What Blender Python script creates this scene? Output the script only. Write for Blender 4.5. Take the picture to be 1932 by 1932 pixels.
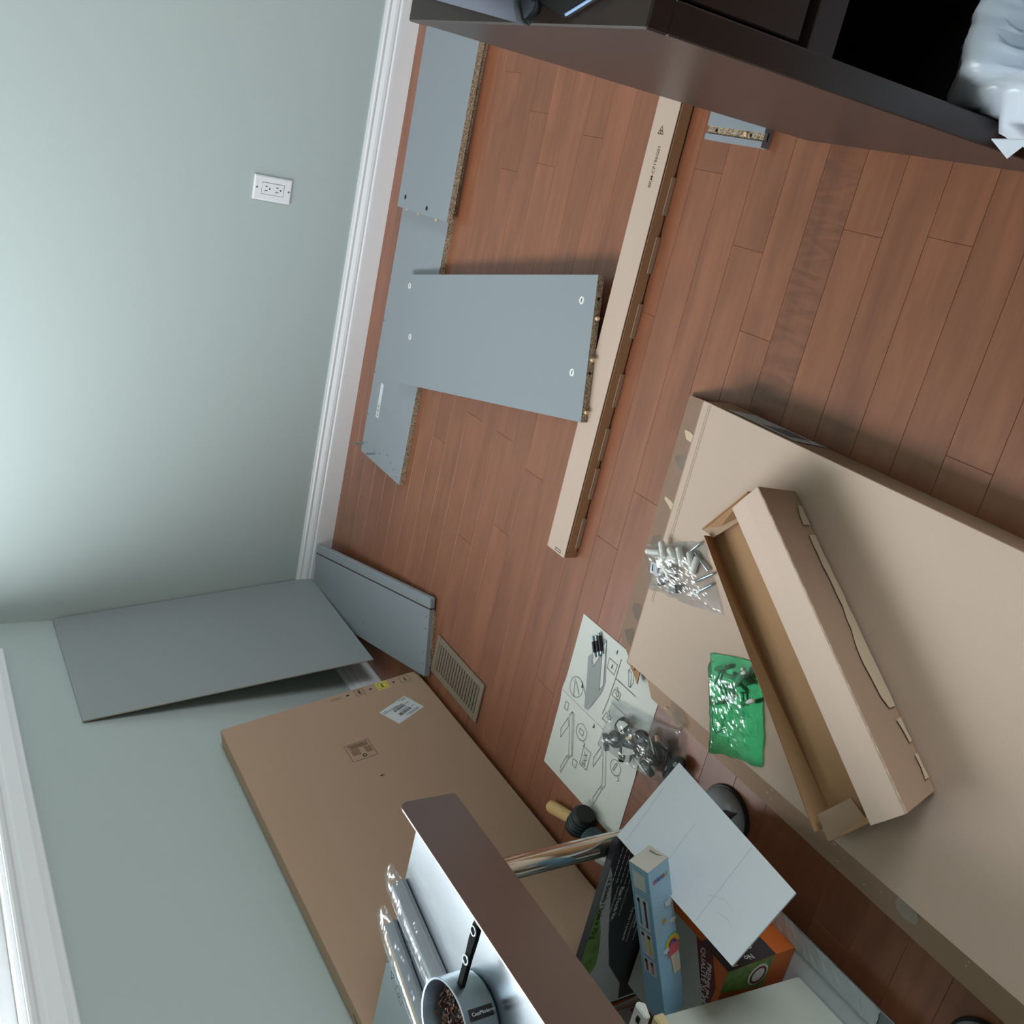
import bpy, bmesh, math, random
from mathutils import Vector, Matrix, noise

scene = bpy.context.scene
for o in list(bpy.data.objects): bpy.data.objects.remove(o, do_unlink=True)
COL = scene.collection

# ------------------------------------------------------------------ camera
cam_data = bpy.data.cameras.new('camera'); cam = bpy.data.objects.new('camera', cam_data); COL.objects.link(cam)
cam_data.sensor_fit = 'HORIZONTAL'; cam_data.sensor_width = 36.0; cam_data.lens = 34.307; cam_data.clip_start = 0.02
RIGHT = Vector((0.2142639, -0.50450949, -0.83639773)); DOWN = Vector((-0.91690483, -0.3990634, 0.00582459)); FWD = Vector((-0.33671428, 0.76564912, -0.54809207))
M = Matrix((( RIGHT.x, -DOWN.x, -FWD.x, 1.669), (RIGHT.y, -DOWN.y, -FWD.y, -2.965), (RIGHT.z, -DOWN.z, -FWD.z, 1.3735), (0, 0, 0, 1)))
cam.matrix_world = M
scene.camera = cam

# ------------------------------------------------------------------ world, view
SKY = 9.0
w = bpy.data.worlds.new('world'); scene.world = w; w.use_nodes = True
nt = w.node_tree; nt.nodes.clear()
tc = nt.nodes.new('ShaderNodeTexCoord'); sep = nt.nodes.new('ShaderNodeSeparateXYZ'); rmp = nt.nodes.new('ShaderNodeValToRGB')
bg = nt.nodes.new('ShaderNodeBackground'); out = nt.nodes.new('ShaderNodeOutputWorld')
mr = nt.nodes.new('ShaderNodeMapRange'); mr.inputs[1].default_value = -1; mr.inputs[2].default_value = 1
nt.links.new(tc.outputs['Generated'], sep.inputs[0]); nt.links.new(sep.outputs['Z'], mr.inputs[0]); nt.links.new(mr.outputs[0], rmp.inputs[0])
nt.links.new(rmp.outputs[0], bg.inputs[0]); nt.links.new(bg.outputs[0], out.inputs[0])
cr = rmp.color_ramp
cr.elements[0].position = 0.40; cr.elements[0].color = (.16, .19, .12, 1)      # lawn below the horizon
cr.elements[1].position = 0.52; cr.elements[1].color = (.93, .97, 1.0, 1)      # overcast sky
bg.inputs[1].default_value = SKY
vs = scene.view_settings
vs.view_transform = 'Standard'; vs.look = 'None'; vs.gamma = 1.0; vs.use_curve_mapping = False
vs.exposure = 1.02

# daylight portals in the two window openings: they emit nothing, only guide the sampling of the sky through the panes
RX, RY, RZ, T = 4.6, -5.2, 2.5, .12
WY0, WY1, WZ0, WZ1 = -2.25, -0.245, 1.135, 2.33          # window over the leaning carton
VY0_, VY1_, VZ0_, VZ1_ = -3.5, -1.6, 0.90, 2.15          # wide window in the opposite wall
for px, y0, y1, z0_, z1_, rot in ((-.02, WY0, WY1, WZ0, WZ1, -90), (RX+.02, VY0_, VY1_, VZ0_, VZ1_, 90)):
    pl = bpy.data.lights.new('window_portal', 'AREA'); pl.shape = 'RECTANGLE'; pl.size = z1_-z0_; pl.size_y = y1-y0
    pl.cycles.is_portal = True
    po = bpy.data.objects.new('window_portal', pl); COL.objects.link(po)
    po.location = (px, (y0+y1)/2, (z0_+z1_)/2); po.rotation_euler = (0, math.radians(rot), 0)

# ------------------------------------------------------------------ helpers
def srgb(r, g, b):
    f = lambda c: (c/255/12.92) if c/255 <= .04045 else ((c/255+.055)/1.055)**2.4
    return (f(r), f(g), f(b), 1)

def mat(name, col, rough=.5, metal=0., spec=.5, bump=None, noise_col=None, coat=0.):
    """principled material; noise_col=(scale,amount) varies the colour, bump=(scale,strength)"""
    m = bpy.data.materials.new(name); m.use_nodes = True
    n = m.node_tree; b = n.nodes['Principled BSDF']
    b.inputs['Base Color'].default_value = col; b.inputs['Roughness'].default_value = rough
    b.inputs['Metallic'].default_value = metal; b.inputs['Specular IOR Level'].default_value = spec
    b.inputs['Coat Weight'].default_value = coat
    if noise_col or bump:
        t = n.nodes.new('ShaderNodeTexCoord')
    if noise_col:
        nz = n.nodes.new('ShaderNodeTexNoise'); nz.inputs['Scale'].default_value = noise_col[0]; nz.inputs['Detail'].default_value = 4
        n.links.new(t.outputs['Object'], nz.inputs['Vector'])
        mx = n.nodes.new('ShaderNodeMix'); mx.data_type = 'RGBA'
        a = noise_col[1]
        mx.inputs[6].default_value = tuple(c*(1-a) for c in col[:3])+(1,); mx.inputs[7].default_value = tuple(min(1, c*(1+a)) for c in col[:3])+(1,)
        n.links.new(nz.outputs[0], mx.inputs[0]); n.links.new(mx.outputs[2], b.inputs['Base Color'])
    if bump:
        nb = n.nodes.new('ShaderNodeTexNoise'); nb.inputs['Scale'].default_value = bump[0]; nb.inputs['Detail'].default_value = 3
        n.links.new(t.outputs['Object'], nb.inputs['Vector'])
        bp = n.nodes.new('ShaderNodeBump'); bp.inputs['Strength'].default_value = bump[1]; bp.inputs['Distance'].default_value = .002
        n.links.new(nb.outputs[0], bp.inputs['Height']); n.links.new(bp.outputs[0], b.inputs['Normal'])
    return m

def film(name, tint, haze=.1, hazecol=(1, 1, 1, 1), gloss=.16, rough=.12):
    """thin plastic film: see-through, hazy and shiny"""
    m = bpy.data.materials.new(name); m.use_nodes = True; n = m.node_tree; n.nodes.clear()
    o = n.nodes.new('ShaderNodeOutputMaterial'); tr = n.nodes.new('ShaderNodeBsdfTransparent'); tr.inputs[0].default_value = tint
    df = n.nodes.new('ShaderNodeBsdfDiffuse'); df.inputs[0].default_value = hazecol
    gl = n.nodes.new('ShaderNodeBsdfGlossy'); gl.inputs['Roughness'].default_value = rough
    m1 = n.nodes.new('ShaderNodeMixShader'); m1.inputs[0].default_value = haze
    m2 = n.nodes.new('ShaderNodeMixShader'); lw = n.nodes.new('ShaderNodeLayerWeight'); lw.inputs[0].default_value = .35
    ma = n.nodes.new('ShaderNodeMath'); ma.operation = 'MULTIPLY_ADD'; ma.inputs[1].default_value = .32; ma.inputs[2].default_value = gloss
    n.links.new(lw.outputs['Facing'], ma.inputs[0]); n.links.new(ma.outputs[0], m2.inputs[0])
    n.links.new(tr.outputs[0], m1.inputs[1]); n.links.new(df.outputs[0], m1.inputs[2])
    n.links.new(m1.outputs[0], m2.inputs[1]); n.links.new(gl.outputs[0], m2.inputs[2]); n.links.new(m2.outputs[0], o.inputs[0])
    return m

def link(o, parent=None):
    COL.objects.link(o)
    if parent: o.parent = parent
    return o
def tag(o, label, cat, group=None, kind=None):
    o['label'] = label; o['category'] = cat
    if group: o['group'] = group
    if kind: o['kind'] = kind
    return o
def root(name, loc, label, cat, group=None):
    e = bpy.data.objects.new(name, None); e.empty_display_size = .05; e.location = loc; link(e); tag(e, label, cat, group); return e
def wloc(p):
    v = Vector((0, 0, 0))
    while p: v += Vector(p.location); p = p.parent
    return v
def mesh(name, verts, faces, mats, parent=None, origin=None, smooth=False, mi=None):
    """verts in world coordinates; origin defaults to the parent's location (or the base of the mesh)"""
    verts = [Vector(v) for v in verts]
    if origin is None:
        if parent: origin = wloc(parent)
        else:
            lo = [min(v[i] for v in verts) for i in range(3)]; hi = [max(v[i] for v in verts) for i in range(3)]
            origin = Vector(((lo[0]+hi[0])/2, (lo[1]+hi[1])/2, lo[2]))
    origin = Vector(origin)
    me = bpy.data.meshes.new(name); me.from_pydata([tuple(v-origin) for v in verts], [], faces)
    if not isinstance(mats, (list, tuple)): mats = [mats]
    for m in mats: me.materials.append(m)
    for i, p in enumerate(me.polygons):
        p.use_smooth = smooth
        if mi: p.material_index = mi[i] if isinstance(mi, (list, tuple)) else mi
    bm = bmesh.new(); bm.from_mesh(me); bmesh.ops.recalc_face_normals(bm, faces=bm.faces); bm.to_mesh(me); bm.free()
    me.update()
    o = bpy.data.objects.new(name, me); link(o, parent)
    o.location = origin - wloc(parent)
    return o
def from_bm(name, bm, mats, parent=None, origin=None, smooth=False):
    bmesh.ops.recalc_face_normals(bm, faces=bm.faces)
    vs_ = [v.co.copy() for v in bm.verts]; bm.verts.index_update()
    fs = [[v.index for v in f.verts] for f in bm.faces]; mi = [f.material_index for f in bm.faces]; bm.free()
    return mesh(name, vs_, fs, mats, parent, origin, smooth, mi)
def frame_box_bm(bm, o, ax, ay, az, bev=0, mis=None):
    """box spanned by vectors ax, ay, az from corner o; mis = material index for (-x,+x,-y,+y,-z,+z)"""
    o, ax, ay, az = Vector(o), Vector(ax), Vector(ay), Vector(az)
    v = [bm.verts.new(o+ax*i+ay*j+az*k) for i in (0, 1) for j in (0, 1) for k in (0, 1)]
    fs = [(0, 1, 3, 2), (4, 6, 7, 5), (0, 4, 5, 1), (2, 3, 7, 6), (0, 2, 6, 4), (1, 5, 7, 3)]
    F = []
    for i, f in enumerate(fs):
        q = bm.faces.new([v[a] for a in f]); F.append(q)
        if mis: q.material_index = mis[i]
    if bev:
        E = set(e for q in F for e in q.edges)
        bmesh.ops.bevel(bm, geom=list(E), offset=bev, segments=1, affect='EDGES', clamp_overlap=True)
def fbox(name, o, ax, ay, az, mats, parent=None, bev=0, mis=None, origin=None):
    bm = bmesh.new(); frame_box_bm(bm, o, ax, ay, az, bev, mis); return from_bm(name, bm, mats, parent, origin)
def box(name, x0, x1, y0, y1, z0, z1, mats, parent=None, bev=0, mis=None, origin=None):
    return fbox(name, (x0, y0, z0), (x1-x0, 0, 0), (0, y1-y0, 0), (0, 0, z1-z0), mats, parent, bev, mis, origin)
def boxes(name, lst, m, parent=None, bev=0):
    bm = bmesh.new()
    for (x0, x1, y0, y1, z0, z1) in lst: frame_box_bm(bm, (x0, y0, z0), (x1-x0, 0, 0), (0, y1-y0, 0), (0, 0, z1-z0), bev)
    return from_bm(name, bm, m, parent)
def basis(d):
    d = Vector(d).normalized(); a = Vector((0, 0, 1)) if abs(d.z) < .9 else Vector((1, 0, 0))
    u = d.cross(a).normalized(); return u, d.cross(u).normalized()
def cyl(name, p0, p1, r, m, parent=None, r1=None, n=20, smooth=True, origin=None):
    return lathe(name, p0, Vector(p1)-Vector(p0), [(0, 0), (0, r), (1, r if r1 is None else r1), (1, 0)], m, parent, n, smooth, origin, rel=True)
def lathe(name, base, axis, prof, m, parent=None, n=28, smooth=True, origin=None, rel=False):
    """prof: list of (t along axis, radius); rel: t is a fraction of the axis length"""
    base = Vector(base); axis = Vector(axis); L = axis.length; d = axis.normalized(); u, v = basis(d)
    verts, faces, rings = [], [], []
    for t, r in prof:
        c = base + d*(t*L if rel else t)
        if r < 1e-6: rings.append([len(verts)]); verts.append(c)
        else:
            rings.append(list(range(len(verts), len(verts)+n)))
            for k in range(n):
                a = 2*math.pi*k/n; verts.append(c+u*(r*math.cos(a))+v*(r*math.sin(a)))
    for A, B in zip(rings, rings[1:]):
        if len(A) == 1 and len(B) == 1: continue
        for k in range(n):
            k2 = (k+1) % n
            if len(A) == 1: faces.append((A[0], B[k], B[k2]))
            elif len(B) == 1: faces.append((A[k], B[0], A[k2]))
            else: faces.append((A[k], B[k], B[k2], A[k2]))
    o = mesh(name, verts, faces, m, parent, origin, smooth)
    if smooth: sharp(o)
    return o
def sharp(o, ang=40):
    bm = bmesh.new(); bm.from_mesh(o.data)
    for e in bm.edges:
        if len(e.link_faces) == 2 and e.calc_face_angle(0) > math.radians(ang): e.smooth = False
    bm.to_mesh(o.data); bm.free()
def prism(name, pts, vec, mats, parent=None, bev=0, origin=None, smooth=False):
    """polygon (3D points) extruded along vec"""
    n = len(pts); vec = Vector(vec)
    verts = [Vector(p) for p in pts]+[Vector(p)+vec for p in pts]
    faces = [tuple(range(n)), tuple(range(2*n-1, n-1, -1))]+[(i, (i+1) % n, n+(i+1) % n, n+i) for i in range(n)]
    if not bev: return mesh(name, verts, faces, mats, parent, origin, smooth)
    bm = bmesh.new(); V = [bm.verts.new(v) for v in verts]
    for f in faces: bm.faces.new([V[i] for i in f])
    bmesh.ops.bevel(bm, geom=list(bm.edges), offset=bev, segments=2, affect='EDGES', clamp_overlap=True)
    return from_bm(name, bm, mats, parent, origin, smooth)
def sweep(name, pts, r, m, parent=None, n=8, closed=False):
    pts = [Vector(p) for p in pts]; verts, faces = [], []; N = len(pts)
    for i, p in enumerate(pts):
        a = pts[(i-1) % N] if (closed or i) else p; b = pts[(i+1) % N] if (closed or i < N-1) else p
        u, v = basis(b-a)
        for k in range(n):
            t = 2*math.pi*k/n; verts.append(p+u*(r*math.cos(t))+v*(r*math.sin(t)))
    for i in range(N if closed else N-1):
        j = (i+1) % N
        for k in range(n): faces.append((i*n+k, j*n+k, j*n+(k+1) % n, i*n+(k+1) % n))
    if not closed: faces += [tuple(range(n)), tuple(range((N-1)*n, N*n))]
    return mesh(name, verts, faces, m, parent, None, True)
def strokes_bm(bm, polys, width, P, closed=True):
    """flat line drawing: each polyline becomes thin quads; P maps (u,v) to a world point"""
    for pl_ in polys:
        pts = list(pl_); N = len(pts)
        for i in range(N if closed else N-1):
            a = Vector(pts[i]); b = Vector(pts[(i+1) % N]); d = b-a
            if d.length < 1e-6: continue
            d.normalize(); nn = Vector((-d.y, d.x))*width/2; e = d*width/2
            q = [a-nn-e, b-nn+e, b+nn+e, a+nn-e]
            bm.faces.new([bm.verts.new(P(*c)) for c in q])
def strokes(name, polys, width, P, m, parent, closed=True):
    bm = bmesh.new(); strokes_bm(bm, polys, width, P, closed); return from_bm(name, bm, m, parent)
def fill(name, poly, P, m, parent):
    return mesh(name, [P(*p) for p in poly], [tuple(range(len(poly)))], m, parent)
def text(name, s, size, org, ex, ey, m, parent, bold=0.0, align='LEFT'):
    """flat lettering: org = baseline start, ex/ey = reading and up directions"""
    cu = bpy.data.curves.new('t', 'FONT'); cu.body = s; cu.size = size; cu.align_x = align; cu.offset = bold; cu.resolution_u = 3
    to = bpy.data.objects.new('t', cu); COL.objects.link(to)
    dg = bpy.context.evaluated_depsgraph_get(); me = bpy.data.meshes.new_from_object(to.evaluated_get(dg))
    ex, ey, org = Vector(ex).normalized(), Vector(ey).normalized(), Vector(org)
    vs_ = [org+ex*v.co.x+ey*v.co.y for v in me.vertices]; fs = [tuple(p.vertices) for p in me.polygons]
    bpy.data.objects.remove(to, do_unlink=True); bpy.data.curves.remove(cu)
    return mesh(name, vs_, fs, m, parent)
def crease(x, y, s, seed):
    """crumpled-film height: ridges of folded plastic"""
    a = noise.noise((x*s+seed, y*s, seed*1.7)); b = noise.noise((x*s*2.3-seed, y*s*2.1, seed)); c = noise.noise((x*s*5+seed, y*s*5, 3.1))
    return (1-abs(a)*2)*.55+(1-abs(b)*2)*.3+(1-abs(c)*2)*.15
def bag(name, quad, z0, h, amp, m, parent=None, n=44, scale=16, seed=1., fat=.5, edge=.004):
    """flat plastic bag lying on z0: crumpled top sheet over a flat bottom sheet; quad = 4 corners (x,y) or outline list per side"""
    A, B, C_, D = [Vector(q) for q in quad]; V, F = [], []
    def P(u, v): return (A*(1-u)+B*u)*(1-v)+(D*(1-u)+C_*u)*v
    for layer in (0, 1):
        for j in range(n+1):
            for i in range(n+1):
                u, v = i/n, j/n; e = min(u, 1-u, v, 1-v)
                p = P(u, v)
                wob = .004*noise.noise((p.x*40, p.y*40, seed))
                c = (A+B+C_+D)/4; dirc = (p-c); 
                if e < .12 and dirc.length > 0: p = p+dirc.normalized()*wob*(1-e/.12)*1.6
                prof = min(1, e/.22); prof = prof*prof*(3-2*prof); f = (1-fat)+fat*(1-v)
                if layer: z = z0+.0006+edge*(e*4 if e < .25 else 1)*.0
                else: z = z0+.0012+h*prof*f+amp*(crease(p.x, p.y, scale, seed)+.9)*(.25+.75*min(1, e/.1))*.5
                V.append((p.x, p.y, z))
    N = (n+1)**2; W = n+1
    for j in range(n):
        for i in range(n):
            a = j*W+i; F.append((a, a+1, a+W+1, a+W)); F.append((N+a, N+a+W, N+a+W+1, N+a+1))
    rim = [i for i in range(W)]+[j*W+n for j in range(1, W)]+[n*W+i for i in range(n-1, -1, -1)]+[j*W for j in range(n-1, 0, -1)]
    for a, b in zip(rim, rim[1:]+rim[:1]): F.append((a, N+a, N+b, b))
    return mesh(name, V, F, m, parent, None, False)

# ------------------------------------------------------------------ materials
def wood_floor(name, curly=False):
    m = bpy.data.materials.new(name); m.use_nodes = True; n = m.node_tree; b = n.nodes['Principled BSDF']
    t = n.nodes.new('ShaderNodeTexCoord'); oi = n.nodes.new('ShaderNodeObjectInfo')
    add = n.nodes.new('ShaderNodeVectorMath'); add.operation = 'MULTIPLY_ADD'
    sc = n.nodes.new('ShaderNodeCombineXYZ'); k = n.nodes.new('ShaderNodeMath'); k.operation = 'MULTIPLY'; k.inputs[1].default_value = 37.0
    n.links.new(oi.outputs['Random'], k.inputs[0])
    for i in range(3): n.links.new(k.outputs[0], sc.inputs[i])
    add.inputs[1].default_value = (1, 1, 1); n.links.new(t.outputs['Object'], add.inputs[0]); n.links.new(sc.outputs[0], add.inputs[2])
    mp = n.nodes.new('ShaderNodeMapping'); mp.inputs['Scale'].default_value = (3, 38, 10); n.links.new(add.outputs[0], mp.inputs[0])
    g = n.nodes.new('ShaderNodeTexNoise'); g.inputs['Scale'].default_value = 1; g.inputs['Detail'].default_value = 6; g.inputs['Roughness'].default_value = .6; g.inputs['Distortion'].default_value = .6
    n.links.new(mp.outputs[0], g.inputs['Vector'])
    mp2 = n.nodes.new('ShaderNodeMapping'); mp2.inputs['Scale'].default_value = (5, 16, 5) if not curly else (30, 6, 5)
    n.links.new(add.outputs[0], mp2.inputs[0])
    g2 = n.nodes.new('ShaderNodeTexNoise'); g2.inputs['Scale'].default_value = 1; g2.inputs['Detail'].default_value = 3; g2.inputs['Distortion'].default_value = .8 if not curly else 2.6
    n.links.new(mp2.outputs[0], g2.inputs['Vector'])
    r1 = n.nodes.new('ShaderNodeValToRGB'); r1.color_ramp.elements[0].position = .3; r1.color_ramp.elements[1].position = .75
    r1.color_ramp.elements[0].color = srgb(132, 80, 56); r1.color_ramp.elements[1].color = srgb(156, 98, 70)
    n.links.new(g.outputs[0], r1.inputs[0])
    r2 = n.nodes.new('ShaderNodeValToRGB'); r2.color_ramp.elements[0].position = .3 if not curly else .38; r2.color_ramp.elements[1].position = .62
    d = .84 if not curly else .66
    r2.color_ramp.elements[0].color = (d, d*.97, d*.95, 1); r2.color_ramp.elements[1].color = (1, 1, 1, 1) if not curly else (.88, .86, .84, 1)
    n.links.new(g2.outputs[0], r2.inputs[0])
    mu = n.nodes.new('ShaderNodeMix'); mu.data_type = 'RGBA'; mu.blend_type = 'MULTIPLY'; mu.inputs[0].default_value = 1
    n.links.new(r1.outputs[0], mu.inputs[6]); n.links.new(r2.outputs[0], mu.inputs[7])
    hv = n.nodes.new('ShaderNodeHueSaturation'); mr_ = n.nodes.new('ShaderNodeMapRange'); mr_.inputs[3].default_value = .93; mr_.inputs[4].default_value = 1.07
    n.links.new(oi.outputs['Random'], mr_.inputs[0]); n.links.new(mr_.outputs[0], hv.inputs['Value']); n.links.new(mu.outputs[2], hv.inputs['Color'])
    n.links.new(hv.outputs[0], b.inputs['Base Color'])
    b.inputs['Roughness'].default_value = .40; b.inputs['Specular IOR Level'].default_value = .6; b.inputs['Coat Weight'].default_value = .35; b.inputs['Coat Roughness'].default_value = .3
    bp = n.nodes.new('ShaderNodeBump'); bp.inputs['Strength'].default_value = .12; bp.inputs['Distance'].default_value = .0015
    n.links.new(g.outputs[0], bp.inputs['Height']); n.links.new(bp.outputs[0], b.inputs['Normal'])
    return m

def chip(name):
    m = bpy.data.materials.new(name); m.use_nodes = True; n = m.node_tree; b = n.nodes['Principled BSDF']
    t = n.nodes.new('ShaderNodeTexCoord'); v = n.nodes.new('ShaderNodeTexVoronoi'); v.inputs['Scale'].default_value = 420
    nz = n.nodes.new('ShaderNodeTexNoise'); nz.inputs['Scale'].default_value = 500; nz.inputs['Detail'].default_value = 3
    n.links.new(t.outputs['Object'], v.inputs['Vector']); n.links.new(t.outputs['Object'], nz.inputs['Vector'])
    r = n.nodes.new('ShaderNodeValToRGB'); r.color_ramp.elements[0].position = .35; r.color_ramp.elements[1].position = .65
    r.color_ramp.elements[0].color = srgb(118, 98, 78); r.color_ramp.elements[1].color = srgb(190, 170, 146)
    mx = n.nodes.new('ShaderNodeMix'); mx.data_type = 'FLOAT'; mx.inputs[0].default_value = .5
    sx = n.nodes.new('ShaderNodeSeparateColor'); n.links.new(v.outputs['Color'], sx.inputs[0])
    n.links.new(nz.outputs[0], mx.inputs[2]); n.links.new(sx.outputs[0], mx.inputs[3])
    n.links.new(mx.outputs[0], r.inputs[0]); n.links.new(r.outputs[0], b.inputs['Base Color']); b.inputs['Roughness'].default_value = .9
    bp = n.nodes.new('ShaderNodeBump'); bp.inputs['Strength'].default_value = .6; bp.inputs['Distance'].default_value = .001
    n.links.new(mx.outputs[0], bp.inputs['Height']); n.links.new(bp.outputs[0], b.inputs['Normal'])
    return m

WALL = mat('sage_paint', srgb(178, 189, 188), .75, bump=(420, .12), spec=.25)
CEIL = mat('ceiling_white', srgb(238, 238, 234), .9)
TRIM = mat('trim_white', srgb(236, 236, 240), .35)
FLOORM = wood_floor('maple_floor'); CURLY = wood_floor('curly_floor', True)
SUB = mat('subfloor', srgb(70, 38, 26), .8)
LAM = mat('grey_laminate', srgb(144, 151, 159), .42, bump=(900, .05), noise_col=(700, .03))
LAM2 = mat('grey_hardboard', srgb(146, 153, 155), .5, noise_col=(600, .03))
CHIP = chip('chipboard')
CARD = mat('cardboard', srgb(176, 147, 126), .8, noise_col=(380, .07), spec=.3)
CARD_LIT = mat('cardboard_lit', srgb(200, 177, 162), .7, noise_col=(300, .05), spec=.35)  # upward panels: paler, rosier cardboard with the window light painted in
CARDI = mat('cardboard_inside', srgb(176, 138, 104), .85, noise_col=(340, .07), spec=.2)
TORN = mat('torn_paper', srgb(206, 186, 160), .9)
TAPE = film('clear_tape', (.86, .82, .76, 1), .12, (.8, .76, .7, 1), .1, .15)
DESK = mat('black_brown_veneer', srgb(50, 39, 36), .34, bump=(160, .06), noise_col=(90, .12))
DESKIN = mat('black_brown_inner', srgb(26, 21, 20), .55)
STEEL = mat('polished_steel', srgb(200, 206, 212), .27, 1., bump=(240, .04))
BRUSH = mat('brushed_steel', srgb(150, 142, 140), .34, 1., bump=(500, .05))
CHROME = mat('galvanised_pipe', srgb(205, 206, 200), .11, 1., bump=(40, .03))
GREYP = mat('grey_plastic', srgb(130, 132, 138), .38, bump=(300, .03))
BLACK = mat('black_rubber', srgb(22, 23, 25), .5)
BLACKG = mat('black_gloss', srgb(18, 19, 22), .2)
HOLE = mat('dark_hole', srgb(14, 12, 11), .9)
PAPER = mat('paper', srgb(216, 218, 214), .8)
INK = mat('ink', srgb(52, 54, 56), .8); INKB = mat('ink_black', srgb(28, 26, 24), .8); INKG = mat('ink_grey', srgb(158, 162, 162), .85)
INKC = mat('ink_on_card', srgb(96, 74, 58), .85)
WHITEC = mat('white_board', srgb(214, 222, 230), .75, noise_col=(160, .02))
YELLOW = mat('yellow_print', srgb(214, 200, 92), .7)
LABEL = mat('label_paper', srgb(210, 214, 220), .6)
WOODT = mat('light_wood', srgb(222, 184, 128), .55, noise_col=(60, .1))
DOWELM = mat('dowel_wood', srgb(226, 196, 158), .7)
ZINC = mat('zinc', srgb(176, 190, 200), .28, 1.)
WPL = mat('white_plastic', srgb(232, 232, 226), .4)
VENT = mat('tan_enamel', srgb(136, 121, 106), .5)
CLEARF = film('clear_film', (.95, .96, .97, 1), .03, (.9, .93, .96, 1), .05, .12)
GREENF = film('green_film', (.22, .60, .38, 1), .15, (.05, .34, .17, 1), .05, .12)
WBAG = mat('white_bag', srgb(214, 224, 236), .32)
WBAG.node_tree.nodes['Principled BSDF'].inputs['Subsurface Weight'].default_value = .0
BINB = mat('bin_black', srgb(20, 20, 22), .45)
TUB = film('tub_plastic', (.55, .6, .62, 1), .72, srgb(190, 200, 204), .06, .3)
PANE = film('window_glass', (.97, .98, .98, 1), .0, (1, 1, 1, 1), .03, .02)
FELT = mat('grey_felt', srgb(92, 98, 110), .95, bump=(700, .25)); FELTD = mat('dark_piping', srgb(40, 42, 46), .8)
PINK = mat('pink_leather', srgb(232, 78, 110), .45); BRASS = mat('brass', srgb(196, 150, 70), .3, 1.)
ALU = mat('cast_aluminium', srgb(176, 190, 200), .42, 1.)
CHIPS = mat('cocoa_chips', srgb(92, 60, 50), .6, noise_col=(200, .4))

# ------------------------------------------------------------------ room shell
def structure(o, label, cat): return tag(o, label, cat, None, 'structure')
fl = boxes('floor', [(0, RX, RY, 0, -.05, -.004), (2.9, RX, RY, 0, -.004, 0), (0, 2.9, RY, -3.19, -.004, 0)], SUB)
structure(fl, 'reddish brown maple strip floor running along the back wall', 'floor')
PITCH, S0 = .08173, -.0792+.08173
JOINTS = [(1.672, -1.835), (1.689, -1.998), (1.776, -.772), (1.661, -.856), (1.629, -.692), (.991, -.777), (.866, -.612), (.992, -.939), (.950, -1.1), (.761, -1.017),
          (1.058, -1.503), (.917, -1.421), (1.388, -2.16), (.507, -.192), (.343, -.273), (.555, -2.22), (1.72, -1.43), (1.60, -1.59), (1.455, -1.675), (1.86, -.65), (1.42, -1.37)]
rnd = random.Random(5)
rows = {}
for jx, jy in JOINTS: rows.setdefault(int((S0-jy)/PITCH), []).append(jx)
def plank(x0, x1, y0, y1, m):
    g = .00015; b = .0006; x0 += g; x1 -= g; y0 += g; y1 -= g
    V = []
    for (e, z) in ((0, -.0045), (0, -b), (b, 0)):
        V += [(x0+e, y0+e, z), (x1-e, y0+e, z), (x1-e, y1-e, z), (x0+e, y1-e, z)]
    F = [(8, 9, 10, 11)]
    for L in (0, 4):
        for i in range(4): F.append((L+i, L+(i+1) % 4, L+4+(i+1) % 4, L+4+i))
    mesh('plank', V, F, m, fl, (x0, (y0+y1)/2, 0))
for k in range(39):
    y1 = min(0, S0-k*PITCH); y0 = S0-(k+1)*PITCH
    known = k in rows
    xs = sorted(rows[k]) if known else [rnd.uniform(.05, .30)]
    a = xs[0]
    while a > 0: a -= rnd.uniform(.9, 1.4); xs.insert(0, a)
    a = xs[-1]
    while a < 2.9: a += rnd.uniform(.9, 1.4) if known else rnd.uniform(1.9, 2.4); xs.append(a)
    xs = [0]+[x for x in xs if .05 < x < 2.85]+[2.9]
    for a, b in zip(xs, xs[1:]):
        curly = (k == int((S0+1.716)/PITCH) and a < 1.7 < b)
        plank(a, b, y0, y1, CURLY if curly else FLOORM)

structure(box('wall_back', -T, RX+T, 0, T, 0, RZ, WALL), 'sage green painted wall with the electrical outlet', 'wall')
structure(boxes('wall_left', [(-T, 0, RY, 0, 0, WZ0), (-T, 0, RY, 0, WZ1, RZ), (-T, 0, WY1, 0, WZ0, WZ1), (-T, 0, RY, WY0, WZ0, WZ1)], WALL), 'sage green painted wall under the window', 'wall')
structure(boxes('wall_right', [(RX, RX+T, RY, 0, 0, VZ0_), (RX, RX+T, RY, 0, VZ1_, RZ), (RX, RX+T, VY1_, 0, VZ0_, VZ1_), (RX, RX+T, RY, VY0_, VZ0_, VZ1_)], WALL), 'sage green side wall with the wide window', 'wall')
structure(box('wall_front', -T, RX+T, RY-T, RY, 0, RZ, WALL), 'sage green wall facing the outlet wall', 'wall')
structure(box('ceiling', -T, RX+T, RY-T, T, RZ, RZ+.1, CEIL), 'flat white ceiling', 'ceiling')
BP = [(0, 0), (.015, 0), (.0155, .06), (.015, .0635), (.012, .066), (.012, .0685), (.0135, .072), (.0125, .080), (.0085, .088), (.0065, .091), (.0065, .094), (.0085, .0965), (.0085, .1005), (.005, .104), (.004, .110), (0, .110)]
structure(prism('baseboard_back', [(0.0, -d, z) for d, z in BP], (RX, 0, 0), TRIM), 'white moulded baseboard along the outlet wall', 'baseboard')
structure(prism('baseboard_left', [(d, -.0155, z) for d, z in BP], (0, RY+.0155, 0), TRIM), 'white moulded baseboard under the window wall', 'baseboard')

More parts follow.
